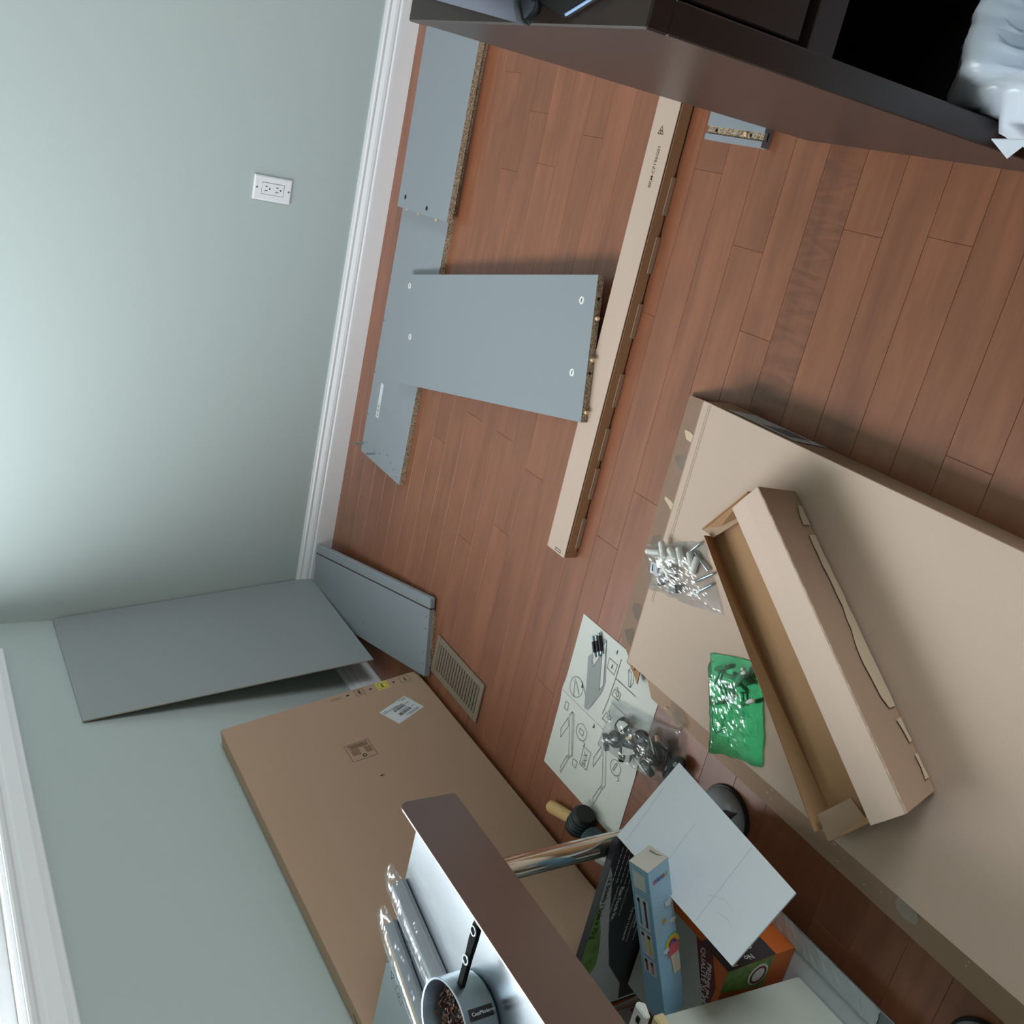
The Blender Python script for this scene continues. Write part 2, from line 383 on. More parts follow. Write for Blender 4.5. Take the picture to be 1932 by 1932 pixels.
# windows: casing, jamb, vinyl frame, sashes, panes
CP = [(0, 0), (.010, .001), (.012, .004), (.0135, .012), (.0165, .022), (.0165, .052), (.013, .058), (.014, .066), (.019, .072), (.021, .080), (.019, .085), (0, .085)]   # (out from wall, across casing)
def make_window(name, label, X, sg, y0, y1, z0, z1, parts):
    """X = wall plane, sg = +1 when the room lies on the +x side of it"""
    win = tag(bpy.data.objects.new(name, None), label, 'window', None, 'structure'); win.location = (X, (y0+y1)/2, z0-.082); link(win)
    def casing(a, b, across):
        a, b, across, od = Vector(a), Vector(b), Vector(across), Vector((sg, 0, 0)); d = (b-a).normalized()
        V = [a+od*p+across*q+d*q for p, q in CP]+[b+od*p+across*q-d*q for p, q in CP]; n = len(CP)
        mesh('window_casing', V, [tuple(range(n)), tuple(range(2*n-1, n-1, -1))]+[(i, (i+1) % n, n+(i+1) % n, n+i) for i in range(n)], TRIM, win)
    cy0, cy1, cz0, cz1 = y0-.082, y1+.082, z0-.082, z1+.082
    casing((X, cy1, cz0), (X, cy0, cz0), (0, 0, 1)); casing((X, cy0, cz1), (X, cy1, cz1), (0, 0, -1))
    casing((X, cy1, cz1), (X, cy1, cz0), (0, -1, 0)); casing((X, cy0, cz0), (X, cy0, cz1), (0, 1, 0))
    def mx(l): return [tuple(sorted((X+sg*a, X+sg*b)))+tuple(r) for a, b, *r in l]
    for bx_ in mx([(-.085, .004, y0, y1, z0, z0+.012), (-.085, .004, y0, y1, z1-.012, z1), (-.085, .004, y1-.012, y1, z0+.012, z1-.012), (-.085, .004, y0, y0+.012, z0+.012, z1-.012)]): box('window_jamb', *bx_, TRIM, win)
    def ring(nm, a, b, p0, p1, q0, q1, t, m, bev=.002):
        return boxes(nm, mx([(a, b, p0, p1, q0, q0+t), (a, b, p0, p1, q1-t, q1), (a, b, p0, p0+t, q0+t, q1-t), (a, b, p1-t, p1, q0+t, q1-t)]), m, win, bev)
    ring('window_frame', -.118, -.05, y0+.012, y1-.012, z0+.012, z1-.012, .03, TRIM)
    w_ = (y1-y0-.088)/parts
    for k in range(parts):
        a, b = y0+.044+w_*k-(.018 if k else 0), y0+.044+w_*(k+1)+(.018 if k < parts-1 else 0); x = -.105 if k % 2 == 0 else -.078
        ring('sash', x, x+.024, a, b, z0+.044, z1-.044, .042, TRIM)
        ring('gasket', x+.008, x+.026, a+.042, b-.042, z0+.086, z1-.086, .004, BLACK, 0)
        (bx_,) = mx([(x+.011, x+.013, a+.044, b-.044, z0+.088, z1-.088)]); box('pane', *bx_, PANE, win)
make_window('window_1', 'white cased window above the leaning carton', 0, 1, WY0, WY1, WZ0, WZ1, 2)
make_window('window_2', 'wide white cased window in the opposite wall', RX, -1, VY0_, VY1_, VZ0_, VZ1_, 3)

# electrical outlet
ox, oz = 1.419, .3735
ou = root('wall_outlet', (ox, 0, oz), 'white duplex receptacle with plain cover plate on the sage wall', 'outlet')
def facing(y, pts): return [(ox+a, y, oz+b) for a, b in pts]
def plate(hw, hh): return [(-hw, -hh), (hw, -hh), (hw, hh), (-hw, hh)]
V = facing(0, plate(.035, .0575))+facing(-.0035, plate(.035, .0575))+facing(-.006, plate(.0315, .054))
F = [(8, 9, 10, 11)]+[(a+i, a+(i+1) % 4, a+4+(i+1) % 4, a+4+i) for a in (0, 4) for i in range(4)]
mesh('cover_plate', V, F, TRIM, ou)
strokes('reveal', [plate(.0168, .0335)], .0009, lambda a, b: (ox+a, -.00615, oz+b), INK, ou)
rc = prism('receptacle', facing(-.004, plate(.0163, .033)), (0, -.0030, 0), TRIM, ou, .0006)
for s in (-1, 1):
    for hx, hh in ((-.0063, .0042), (.0063, .0034)): prism('slot', [(ox+hx+a, -.0072, oz+s*.0165+.004+b) for a, b in plate(.0009, hh)], (0, -.0003, 0), HOLE, rc)
    cyl('ground_hole', (ox, -.0068, oz+s*.0165-.0065), (ox, -.0074, oz+s*.0165-.0065), .0024, HOLE, rc, n=14)
    cyl('screw', (ox, -.0055, oz+s*.0485), (ox, -.0068, oz+s*.0485), .0028, ZINC, ou, n=14)

# ------------------------------------------------------------------ black-brown desk
dk = root('desk', (2.37, -1.91, 0), 'black brown veneered desk with drawer and open bay', 'desk')
DX0, DX1, DY0, DY1, DH = 1.801, 2.95, -2.165, -1.655, .779
box('side_panel', DX0, DX0+.031, DY0, DY1, 0, DH-.028, DESK, dk, .0015)
box('side_panel', DX1-.031, DX1, DY0, DY1, 0, DH-.028, DESK, dk, .0015)
box('desktop', DX0-.001, DX1+.001, DY0-.002, DY1+.002, DH-.027, DH, DESK, dk, .002)
dr = box('drawer_face', DX0+.034, 2.44, DY0+.003, DY0+.021, .583, DH-.029, DESK, dk, .0015)
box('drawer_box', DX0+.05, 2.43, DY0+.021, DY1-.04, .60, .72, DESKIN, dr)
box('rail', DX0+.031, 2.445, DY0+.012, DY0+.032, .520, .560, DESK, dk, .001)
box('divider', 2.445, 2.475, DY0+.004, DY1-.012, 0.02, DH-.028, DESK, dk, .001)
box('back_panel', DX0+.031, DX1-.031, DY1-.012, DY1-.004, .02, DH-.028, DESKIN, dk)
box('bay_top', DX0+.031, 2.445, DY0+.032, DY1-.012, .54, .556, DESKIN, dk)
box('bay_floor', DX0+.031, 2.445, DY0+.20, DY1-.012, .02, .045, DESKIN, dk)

# waste bin with bag liner in the open bay
BX, BY, HX, HY, RIM = 1.988, -2.285, .128, .150, .292
wb = root('waste_bin', (BX, BY, 0), 'black waste bin lined with a white plastic bag under the desk', 'bin')
def rrect(cx, cy, hx, hy, r, n=9):
    pts = []
    for (sx, sy, a0) in ((1, 1, 0), (-1, 1, 90), (-1, -1, 180), (1, -1, 270)):
        for i in range(n):
            a = math.radians(a0+90*i/(n-1)); pts.append((cx+sx*(hx-r)+r*math.cos(a), cy+sy*(hy-r)+r*math.sin(a)))
    return pts
def dense(pts, N):
    P = [Vector(p) for p in pts]; P.append(P[0]); L_ = [0]
    for p, q in zip(P, P[1:]): L_.append(L_[-1]+(q-p).length)
    out_, k = [], 0
    for i in range(N):
        t = L_[-1]*i/N
        while L_[k+1] < t: k += 1
        out_.append(P[k].lerp(P[k+1], (t-L_[k])/max(1e-9, L_[k+1]-L_[k])))
    return out_
def loft(name, rings, m, parent, cap0=False, cap1=False, smooth=True):
    n = len(rings[0]); V = [p for r in rings for p in r]; F = []
    for k in range(len(rings)-1):
        for i in range(n): F.append((k*n+i, k*n+(i+1) % n, (k+1)*n+(i+1) % n, (k+1)*n+i))
    if cap0: F.append(tuple(range(n)))
    if cap1: F.append(tuple(range((len(rings)-1)*n, len(rings)*n)))
    return mesh(name, V, F, m, parent, None, smooth)
def rr3(d, r, z): return [(x, y, z) for x, y in rrect(BX, BY, HX+d, HY+d, r)]
loft('bucket', [rr3(-.03, .03, .002), rr3(-.002, .035, RIM-.008), rr3(-.003, .034, RIM-.008), rr3(-.031, .029, .005)], BINB, wb, True, True)
rings_ = []; NB = 150
for (d, z, amp) in ((.048, .205, .010), (.044, .226, .010), (.034, .248, .008), (.020, .268, .006), (.008, .284, .003), (.002, .292, .002), (-.007, .290, .002), (-.018, .268, .006), (-.027, .235, .010), (-.036, .195, .012), (-.048, .150, .012), (-.065, .115, .010), (-.09, .10, .006)):
    base = []
    for i, p in enumerate(dense(rrect(BX, BY, HX+d, HY+d, max(.012, .036+d*.3)), NB)):
        q = crease(i*.021, z*.55, 17, 4.2)*2-1; q2 = noise.noise((i*.16, z*9, 2.2))
        dr_ = Vector((p.x-BX, p.y-BY)).normalized(); x, y = p.x+dr_.x*amp*(q+q2*.8), p.y+dr_.y*amp*(q+q2*.8)
        if y > -2.172: x = max(x, 1.834)
        if y > -2.15 and d > 0: x = max(x, 1.838)
        zz = z+(.026*noise.noise((i*.13, 1.3, 9.1)) if z < .23 else 0)+(.0035*q if z > .28 else .004*q2)
        base.append((x, y, zz))
    rings_.append(base)
ln = loft('bin_liner', rings_, WBAG, wb, False, True, True)
# loose points of the bag hanging in front of the desk side
for (p, q, r_) in (((1.812, -2.232, .250), (1.806, -2.190, .262), (1.791, -2.196, .228)), ((1.806, -2.275, .250), (1.808, -2.232, .252), (1.797, -2.236, .208)), ((1.806, -2.32, .25), (1.806, -2.275, .252), (1.796, -2.30, .20))):
    mesh('bag_corner', [p, q, r_, tuple(Vector(p)+Vector((.0012, 0, 0))), tuple(Vector(q)+Vector((.0012, 0, 0)))], [(0, 1, 2), (3, 2, 4), (0, 2, 3), (1, 4, 2), (0, 3, 4, 1)], WBAG, ln)

# things on the desk
fp = root('felt_pouch', (1.90, -1.86, DH+.001), 'grey felt pouch with dark piping folded over on the desk', 'pouch')
def ucurve(t, y):
    sk = .020*(y+1.980)/.18
    return [(2.06+sk, DH+.0015+t), (1.84+sk, DH+.002+t), (1.812+sk, DH+.006+t*.9), (1.796+sk+t, DH+.017), (1.797+sk+t*.8, DH+.026), (1.814+sk, DH+.036-t*.8), (1.86+sk, DH+.040-t), (2.06+sk, DH+.042-t)]
V, F = [], []
ys = (-1.983, -1.88, -1.77, -1.66)
for y in ys:
    prof = ucurve(0, y)+ucurve(.006, y)[::-1]
    V += [(x, y, z) for x, z in prof]
n = 16
for k in range(3):
    for i in range(n): F.append((k*n+i, k*n+(i+1) % n, (k+1)*n+(i+1) % n, (k+1)*n+i))
F += [tuple(range(n)), tuple(range(3*n, 4*n))]
mesh('felt_body', V, F, FELT, fp, None, True)
sweep('piping', [(x, -1.984, z) for x, z in [((a[0]+b[0])/2, (a[1]+b[1])/2) for a, b in zip(ucurve(0, -1.984), ucurve(.006, -1.984))]], .0042, FELTD, fp, 8)
pk = root('pink_purse', (1.87, -1.91, DH+.0425), 'small pink leather purse with brass snap on the felt pouch', 'purse')
prism('purse_body', [(1.812, -1.966, DH+.0425), (1.93, -1.966, DH+.0425), (1.93, -1.85, DH+.0425), (1.820, -1.85, DH+.0425)], (0, 0, .014), PINK, pk, .004, None, True)
cyl('snap', (1.8175, -1.955, DH+.0565), (1.8175, -1.955, DH+.0595), .0042, BRASS, pk, n=16)
sl = root('tablet_sleeve', (1.9, -2.05, DH+.001), 'black soft sleeve with pale blue trim lying on the desk', 'sleeve')
so = [(1.806, -2.036, DH+.001), (1.822, -1.975, DH+.001), (1.99, -1.97, DH+.001), (1.99, -2.13, DH+.001), (1.832, -2.105, DH+.001)]
prism('sleeve_body', so, (0, 0, .010), BLACK, sl, .002)
TRB = mat('pale_blue_trim', srgb(140, 170, 210), .35)
sweep('trim_cord', [(1.8085, -2.043, DH+.0095), (1.8310, -2.1045, DH+.0095)], .0016, TRB, sl)
sweep('trim_cord', [(1.8215, -1.974, DH+.0095), (1.86, -1.972, DH+.0095)], .0016, TRB, sl)

# ------------------------------------------------------------------ shelf boards along the back wall
def board(name, o, ax, ay, th, m=None, parent=None, edges=CHIP):
    return fbox(name, o, ax, ay, (0, 0, th), [LAM, edges], parent, .0004, (1, 1, 1, 1, 0, 0))
b2 = root('shelf_board', (1.65, -.305, 0), 'long grey laminate side board lying on the floor with two metal pins', 'board')
board('panel', (.659, -.4565, 0), (1.84, 0, 0), (0, .303, 0), .018, parent=b2)
for px, py in ((.668, -.166), (.668, -.262)): cyl('steel_pin', (px+.02, py+.002, .0175), (px+.02, py+.002, .050), .0032, ZINC, b2, n=12)
for px, py in ((.70, -.185), (.70, -.29), (.715, -.345), (.70, -.375), (.69, -.405), (.675, -.43), (.93, -.158), (1.10, -.158), (.79, -.16)): cyl('screw_hole', (px, py, .0178), (px, py, .0182), .0022, HOLE, b2, n=10)
fbox('barcode_sticker', (.80, -.238, .018), (.112, .002, 0), (0, .020, 0), (0, 0, .0003), LABEL, b2)
for i in range(9): box('printed_bar', .806+i*.005, .806+i*.005+(.0012 if i % 3 else .0028), -.232, -.224, .0183, .0185, INKB, b2)
b1 = root('shelf_board', (1.9, -.31, .018), 'long grey laminate board with wooden dowels stacked on the side board', 'board')
board('panel', (1.455, -.4785, .0182), (1.0, .019, 0), (-.006, .327, 0), .0178, parent=b1)
for py in (-.205, -.285, -.40): cyl('dowel', (1.446, py, .0275), (1.470, py, .0275), .0042, DOWELM, b1, n=12)
for px, py in ((1.482, -.196), (1.472, -.345)): cyl('cam_hole', (px, py, .0358), (px, py, .0363), .0065, HOLE, b1, n=16)

# ------------------------------------------------------------------ long slim carton
tb = root('slim_carton', (1.34, -1.305, 0), 'long slim cardboard carton lying across the floor toward the desk', 'carton')
box('carton_body', .837, 1.95, -1.336, -1.2685, 0, .033, CARD, tb, .001)
box('lid_panel', .8355, 1.951, -1.3385, -1.267, .0334, .036, CARD_LIT, tb, .0006)
box('front_flap', .852, 1.95, -1.3395, -1.3365, .004, .031, CARDI, tb, .0005)
for x in (.862, .985, 1.08, 1.205, 1.36, 1.50, 1.62): box('locking_tab', x, x+.075, -1.3425, -1.3398, .001, .012, CARD, tb, .0004)
prism('end_flap', [(.8365, -1.337, .001), (.851, -1.3365, .001), (.851, -1.3365, .032), (.8365, -1.337, .032)], (0, -.0018, 0), CARDI, tb)
strokes('handle_slot', [[(.841, -1.300), (.841, -1.322), (.8465, -1.322), (.8465, -1.300)]], .0016, lambda x, y: (x, y, .0362), INKB, tb)
text('printed_code', 'BRM-CF196G01', .0125, (1.665, -1.311, .0362), (1, 0, 0), (0, 1, 0), INKC, tb, .0002)
def tri(cx, cy, r, ph=0): return [(cx+r*math.cos(ph+i*2*math.pi/3), cy+r*math.sin(ph+i*2*math.pi/3)) for i in range(3)]
strokes('recycling_mark', [tri(1.775, -1.300, .010, 0), tri(1.775, -1.300, .004, 1)], .0018, lambda x, y: (x, y, .0362), INKC, tb)

# ------------------------------------------------------------------ shelf resting on board and carton
A_, B_ = Vector((1.1155, -.3365)), Vector((1.311, -1.267))
ax = (B_-A_); Lp = ax.length; ax.normalize(); pw = Vector((-ax.y, ax.x))     # pw toward +x
if pw.x < 0: pw = -pw
z0, z1 = .0187, .0368; tilt = (z1-z0)/Lp
ms = root('propped_shelf', (1.21, -.8, .018), 'grey laminate shelf propped from the floor board onto the slim carton', 'board')
def sp(l, wd, up=0): q = A_+ax*l+pw*wd; return Vector((q.x, q.y, z0+tilt*l+up))
W2 = .161
fbox('panel', sp(0, -W2), sp(Lp, -W2)-sp(0, -W2), sp(0, W2)-sp(0, -W2), (0, 0, .0176), [LAM, CHIP], ms, .0004, (1, 1, 0, 0, 0, 0))
for l, wd in ((.018, .128), (.05, -.02), (Lp-.05, .105), (Lp-.055, -.055)):
    cl = cyl('cam_lock', sp(l, wd, .0174), sp(l, wd, .0184), .0088, WPL, ms, n=20)
    c = sp(l, wd, .0186); box('cam_slot', c.x-.0045, c.x+.0045, c.y-.0012, c.y+.0012, c.z-.0004, c.z+.0002, INKB, cl)
for wd, kind in ((.110, 0), (.068, 1), (-.022, 1), (-.052, 0), (-.138, 1)):
    if kind: cyl('dowel', sp(Lp-.012, wd, .0088), sp(Lp+.009, wd, .0088), .0040, DOWELM, ms, n=12)
    else: cyl('bolt_hole', sp(Lp-.001, wd, .0088), sp(Lp+.0004, wd, .0088), .0036, HOLE, ms, n=12)

# ------------------------------------------------------------------ small grooved board behind the desk
gb = root('grooved_board', (1.83, -1.49, 0), 'short pale grey board with a raw chipboard groove beside the desk', 'board')
box('board_body', 1.7755, 1.90, -1.571, -1.414, 0, .0150, LAM, gb, .0004)
box('laminate_strip', 1.7755, 1.7865, -1.571, -1.414, .0150, .0198, LAM, gb, .0004)
box('laminate_strip', 1.8005, 1.90, -1.571, -1.414, .0150, .0205, LAM, gb, .0004)
box('raw_groove', 1.7865, 1.8005, -1.570, -1.415, .0150, .0172, CHIP, gb)
for y in (-1.44, -1.535): cyl('bolt_hole', (1.794, y, .0170), (1.794, y, .0174), .0035, HOLE, gb, n=12)
cyl('dowel', (1.794, -1.523, .0150), (1.794, -1.523, .0215), .004, DOWELM, gb, n=12)
box('end_slot', 1.788, 1.803, -1.5716, -1.5709, .008, .0105, HOLE, gb)

# ------------------------------------------------------------------ stack in the corner: boards and drawer front
aw = Vector((-.232, .973, 0)).normalized(); wv = Vector((aw.y, -aw.x, 0)); RL = Vector((.206, -.834, 0)); DL, DW = .788, .237
rise = Vector((0, 0, .037/DL)); awr = aw+rise
def dq(l, wd, z): return RL+awr*l+wv*wd+Vector((0, 0, z))
df = root('drawer_front', dq(DL/2, DW/2, 0), 'grey drawer front with a long groove sloping into the wall corner', 'drawer front')
fbox('front_face', dq(0, 0, .0035), awr*DL, wv*(DW-.036), (0, 0, .0180), LAM, df, .0008)
fbox('front_rail', dq(0, DW-.0335, .0035), awr*DL, wv*.0335, (0, 0, .0180), LAM, df, .003)
fbox('front_core', dq(.001, .002, .0012), awr*(DL-.002), wv*(DW-.006), (0, 0, .019), [mat('groove_brown', srgb(70, 52, 42), .8)], df)
fbox('raw_edge', dq(-.0035, .03, .0004), awr*.006, wv*.165, (0, 0, .0085), CHIP, df)
fbox('edge_band', dq(.0, DW-.003, .0075), awr*DL, wv*.0045, (0, 0, .004), LAM, df, .001)
for wd in (.178, .142, .072, .036): cyl('screw_hole', dq(.014, wd, .0212), dq(.014, wd, .0217), .0018, HOLE, df, n=10)
for l, wd in ((.775, .185), (.768, .16), (.46, .05), (.40, .05), (.58, .208)): cyl('screw_hole', dq(l, wd, .0212), dq(l, wd, .0217), .0018, HOLE, df, n=10)

# thin hardboard back panel leaning in the corner
hb = tag(fbox('back_board', (.1135, -.0065, .0568), (0, -.572, 0), (-.1075, 0, .8425), (.003, 0, .0004), [LAM2, mat('hardboard_edge', srgb(168, 150, 130), .8)], None, 0, (1, 1, 1, 1, 0, 0)),
         'thin grey hardboard sheet leaning against the window wall in the corner', 'panel')

# ------------------------------------------------------------------ floor register
vt = root('floor_register', (.285, -.973, 0), 'tan metal floor register with slanted slats beside the drawer front', 'vent')
VX0, VX1, VY0, VY1 = .226, .346, -1.111, -.834
bm = bmesh.new()
for (x0, x1, y0, y1) in ((VX0, VX1, VY0, VY0+.018), (VX0, VX1, VY1-.018, VY1), (VX0, VX0+.018, VY0+.018, VY1-.018), (VX1-.018, VX1, VY0+.018, VY1-.018)):
    frame_box_bm(bm, (x0, y0, .0002), (x1-x0, 0, 0), (0, y1-y0, 0), (0, 0, .006), .0015)
from_bm('register_frame', bm, VENT, vt)
box('register_well', VX0+.016, VX1-.016, VY0+.016, VY1-.016, .0002, .0010, HOLE, vt)
for i in range(17):
    y = VY0+.026+i*.0141
    fbox('slat', (VX0+.018, y, .0012), (VX1-VX0-.036, 0, 0), (0, .0045, .0036), (0, .0022, -.0008), VENT, vt)

# ------------------------------------------------------------------ big carton leaning on the window wall
th = math.atan2(.125, .5725); up = Vector((-math.sin(th), 0, math.cos(th))); inw = Vector((-math.cos(th), 0, -math.sin(th)))
LC0 = Vector((.186, -.768, .0127)); CH, CT, CLn = .586, .0595, 1.13
lc = root('large_carton', (.15, -1.4, 0), 'large flat cardboard carton leaning against the wall under the window', 'carton')
fbox('carton_body', LC0, (0, -CLn, 0), up*CH, inw*CT, CARD, lc, .0015)
def lf(u, v, e=.0004): return LC0+Vector((0, -(u+.022), 0))+up*v-inw*e
def lfm(u, v): return lf(u/1000, v/1000)
for pg in ([(-12, 34), (14, 33), (15, 63), (-11, 63)], [(-15, 177), (12, 176), (13, 203), (-15, 204)]): strokes('number_box', [pg], 1.0, lfm, INKB, lc)
fill('yellow_box', [(-18, 101), (17, 102), (17, 136), (-18, 136)], lfm, YELLOW, lc)
strokes('yellow_box_outline', [[(-13, 106), (12, 106), (12, 131), (-13, 131)]], 1.2, lambda u, v: lf(u/1000, v/1000, .0007), INKB, lc)
eU, eV = Vector((0, -1, 0)), up
for s, (u, v) in (('1', (2, 48)), ('+', (0, 84)), ('2', (0, 119)), ('+', (-1, 156)), ('3', (-1, 190)), ('=', (-3, 226))):
    # the carton stands on its side: characters read along the face, their heads toward the far end
    text('printed_figure', s, .021 if s in '123' else .017, lf((u+7)/1000, v/1000, .0008), eV, -eU, INKB, lc, .0006, 'CENTER')
strokes('carton_sketch', [[(-4, 248), (3, 248), (3, 276), (-4, 276)], [(-4, 255), (0, 255), (0, 262), (-4, 262)]], 1.0, lfm, INKC, lc)
lb = fill('shipping_label', [(112, 177), (75, 83), (146, 54), (183, 148)], lfm, LABEL, lc)
def lbl(a, b, e=.0007):   # a along long side 0..1, b across 0..1
    p = Vector((75, 83))+(Vector((146, 54))-Vector((75, 83)))*b+(Vector((112, 177))-Vector((75, 83)))*a
    return lf(p.x/1000, p.y/1000, e)
r9 = random.Random(3); bm = bmesh.new()
def lq(a0, a1, b0, b1): bm.faces.new([bm.verts.new(lbl(a, b)) for a, b in ((a0, b0), (a1, b0), (a1, b1), (a0, b1))])
for (b0, b1, s0, s1) in ((.30, .45, .28, .70), (.58, .74, .28, .72)):
    a = s0
    while a < s1:
        ww = r9.uniform(.004, .016); lq(a, a+ww, b0, b1); a += ww+r9.uniform(.005, .014)
for (a0, a1, b) in ((.04, .30, .06), (.05, .22, .12), (.80, .96, .12), (.45, .97, .20), (.30, .66, .25), (.30, .60, .52), (.10, .24, .35), (.10, .24, .62), (.12, .60, .83), (.12, .50, .89)):
    lq(a0, a1, b, b+.022)
from_bm('label_print', bm, INK, lb)
strokes('info_frame', [[(201, 249), (270, 249), (270, 318), (201, 318)]], 1.4, lfm, INKC, lc)
bm = bmesh.new()
def iq(u0, u1, v0, v1): bm.faces.new([bm.verts.new(lfm(u, v)) for u, v in ((u0, v0), (u1, v0), (u1, v1), (u0, v1))])
for i in range(4): iq(206+i*4.2, 208.4+i*4.2, 253+r9.uniform(0, 6), 312-r9.uniform(0, 20))
for i in range(7): iq(226+i*3.6, 227.6+i*3.6, 253, 274-r9.uniform(0, 4)); iq(224+i*3.8, 225.6+i*3.8, 286, 312-r9.uniform(0, 5))
from_bm('info_text', bm, INKC, lc)
lathe('info_emblem', lf(.258, .281, .0002), -inw, [(0, .0035), (.0006, .0035), (.0006, .006), (0, .006)], INKB, lc, 16, False)
fill('slot_mark', [(349, 266), (353, 266), (353, 277), (349, 277)], lfm, INKB, lc)
te = LC0+Vector((0, -.95, 0))+up*(CH+.0003)
strokes('handling_mark', [[(0, 0), (22, 4), (22, 9), (0, 7)], [(26, 2), (40, 6), (40, 10), (26, 8)]], 2.0, lambda u, v: te+Vector((0, -u/1000, 0))+inw*(.030+v/1000), INKC, lc)

# ------------------------------------------------------------------ big flat carton on the floor
fc = root('flat_carton', (1.04, -2.33, 0), 'wide flat cardboard carton lying on the floor under the bags', 'carton')
FX0, FX1, FY0, FY1, FH = .757, 1.3225, -3.02, -1.664, .070
box('carton_body', FX0+.002, FX1-.001, FY0, FY1-.002, 0, FH-.003, CARD, fc, .001)
box('lid_panel', FX0, FX1, FY0, FY1, FH-.003, FH, CARD_LIT, fc, .0008)
box('lid_panel_liner', FX0-.006, FX1-.004, FY1-.012, FY1+.006, FH-.0075, FH-.0035, CARD, fc, .0008)
prism('open_flap', [(.735, FY1-.004, .046), (1.318, FY1-.004, .046), (1.303, -1.558, .0042), (.757, -1.556, .0042)], (0, 0, .003), mat('taped_shaded_flap', srgb(150, 122, 104), .45, noise_col=(60, .1)), fc)  # far flap: brown of packing tape, painted darker for its shadow too
prism('open_flap', [(FX0+.004, -1.70, .050), (FX0+.004, -2.95, .050), (.660, -2.95, .0042), (.682, -1.70, .0042)], (0, 0, .003), CARD, fc)
prism('corner_flap', [(.742, -1.655, .052), (.757, -1.69, .052), (.690, -1.655, .012), (.728, -1.615, .012)], (0, 0, .003), CARDI, fc)
def on_far(u, v): # far flap, u along x, v 0 top..1 outer
    return Vector((u, (FY1-.004)*(1-v)+(-1.557)*v, (.0492)*(1-v)+.0074*v+.0004))
def on_near(u, v): return Vector(((FX0+.004)*(1-v)+.663*v, u, (.0532)*(1-v)+.0074*v+.0004))
r7 = random.Random(8)
for u, s in ((1.235, .012), (1.18, .026), (1.09, .010), (.99, .034), (.84, .028), (.78, .026)):
    pts = [(u+s*(.5+.5*r7.random())*math.cos(a), .5+.38*(.5+.5*r7.random())*math.sin(a)) for a in [i*math.pi/3.5 for i in range(7)]]
    fill('tape_residue', pts, on_far, TAPE if s > .02 else TORN, fc)
for u, v0, v1, s in ((-1.80, .15, .85, .035), (-2.36, .1, .6, .03)):
    pts = [(u+s*math.cos(a)*(.6+.4*r7.random()), (v0+v1)/2+(v1-v0)/2*math.sin(a)) for a in [i*math.pi/4 for i in range(8)]]
    fill('tape_residue', pts, on_near, TAPE, fc)
for i in range(18):
    u = r7.uniform(-2.9, -1.72); v = r7.uniform(.15, .75); s = r7.uniform(.002, .005)
    fill('torn_fleck', [(u, v), (u+s, v+.03), (u+s*.6, v+.06), (u-s*.5, v+.03)], on_near, TORN, fc)
strokes('lid_score', [[(FX0+.15, FY1-.016), (FX1-.004, FY1-.016)], [(FX0+.15, FY1-.021), (FX1-.004, FY1-.021)]], .0014, lambda x, y: (x, y, FH+.0003), CARD, fc, False)
sd = mesh('side_label', [(FX1+.0004, y, z) for y, z in ((-1.715, .060), (-1.745, .012), (-1.915, .006), (-1.885, .058))], [(0, 1, 2, 3)], LABEL, fc)
for i in range(7): mesh('label_line', [(FX1+.0007, y, z) for y, z in ((-1.80-.004*i, .048-.005*i), (-1.80-.004*i, .0455-.005*i), (-1.865-.003*i, .0455-.005*i), (-1.865-.003*i, .048-.005*i))], [(0, 1, 2, 3)], INK, sd)

# open narrow carton on top of the flat carton
oc = root('open_carton', (1.02, -2.1, FH), 'narrow open cardboard box with torn flap edges on the flat carton', 'carton')
def quad(name, pts, m, th_=.0022, parent=oc):
    p = [Vector(q) for q in pts]; nrm = (p[1]-p[0]).cross(p[2]-p[0]).normalized(); return prism(name, p, nrm*th_, m, parent)
zf = FH+.0035
quad('box_floor', [(1.100, -1.790, zf), (1.249, -1.931, zf), (.945, -2.345, zf), (.786, -2.222, zf)], CARDI)
quad('back_wall', [(1.249, -1.931, zf), (.945, -2.345, zf), (.940, -2.366, .165), (1.257, -1.932, .165)], CARD)
cm1, cm2 = Vector((1.2265, -1.906, .1595)), Vector((.9085, -2.342, .1595))
quad('top_panel', [(1.257, -1.932, .165), (.940, -2.366, .165), cm2, cm1], CARD_LIT)
quad('top_panel_lip', [cm1, cm2, (.877, -2.317, .150), (1.196, -1.880, .150)], CARD_LIT)
quad('front_wall', [(1.100, -1.790, zf), (.786, -2.222, zf), (.769, -2.210, .104), (1.107, -1.798, .108)], CARDI)
quad('end_flap', [(1.112, -1.779, .098), (1.171, -1.832, .092), (1.172, -1.862, .086), (1.105, -1.806, .092)], CARD)
quad('end_wall', [(1.100, -1.790, zf), (1.249, -1.931, zf), (1.235, -1.900, .15), (1.112, -1.779, .098)], CARDI)
quad('end_flap', [(.770, -2.236, .098), (.848, -2.294, .104), (.868, -2.250, .108), (.801, -2.206, .104)], CARD)
quad('end_wall', [(.786, -2.222, zf), (.945, -2.345, zf), (.905, -2.325, .13), (.770, -2.236, .098)], CARDI)
sc_ = Vector((0, 0, .0026))
strokes('score_line', [[(.01, 0), (.99, 0)]], .004, lambda u, v: cm1.lerp(cm2, u)+(Vector((1.257, -1.932, .165))-cm1)*(v*.2)+sc_, CARDI, oc, False)
for k in range(16):
    u0, u1 = .04+k*.06, .04+k*.06+.03; e0, e1 = Vector((1.257, -1.932, .165)), Vector((.940, -2.366, .165))
    sweep('perforation', [e0.lerp(e1, u0)+Vector((.0006, -.0004, .0006)), e0.lerp(e1, u1)+Vector((.0006, -.0004, .0006))], .0009, TORN, oc, 6)
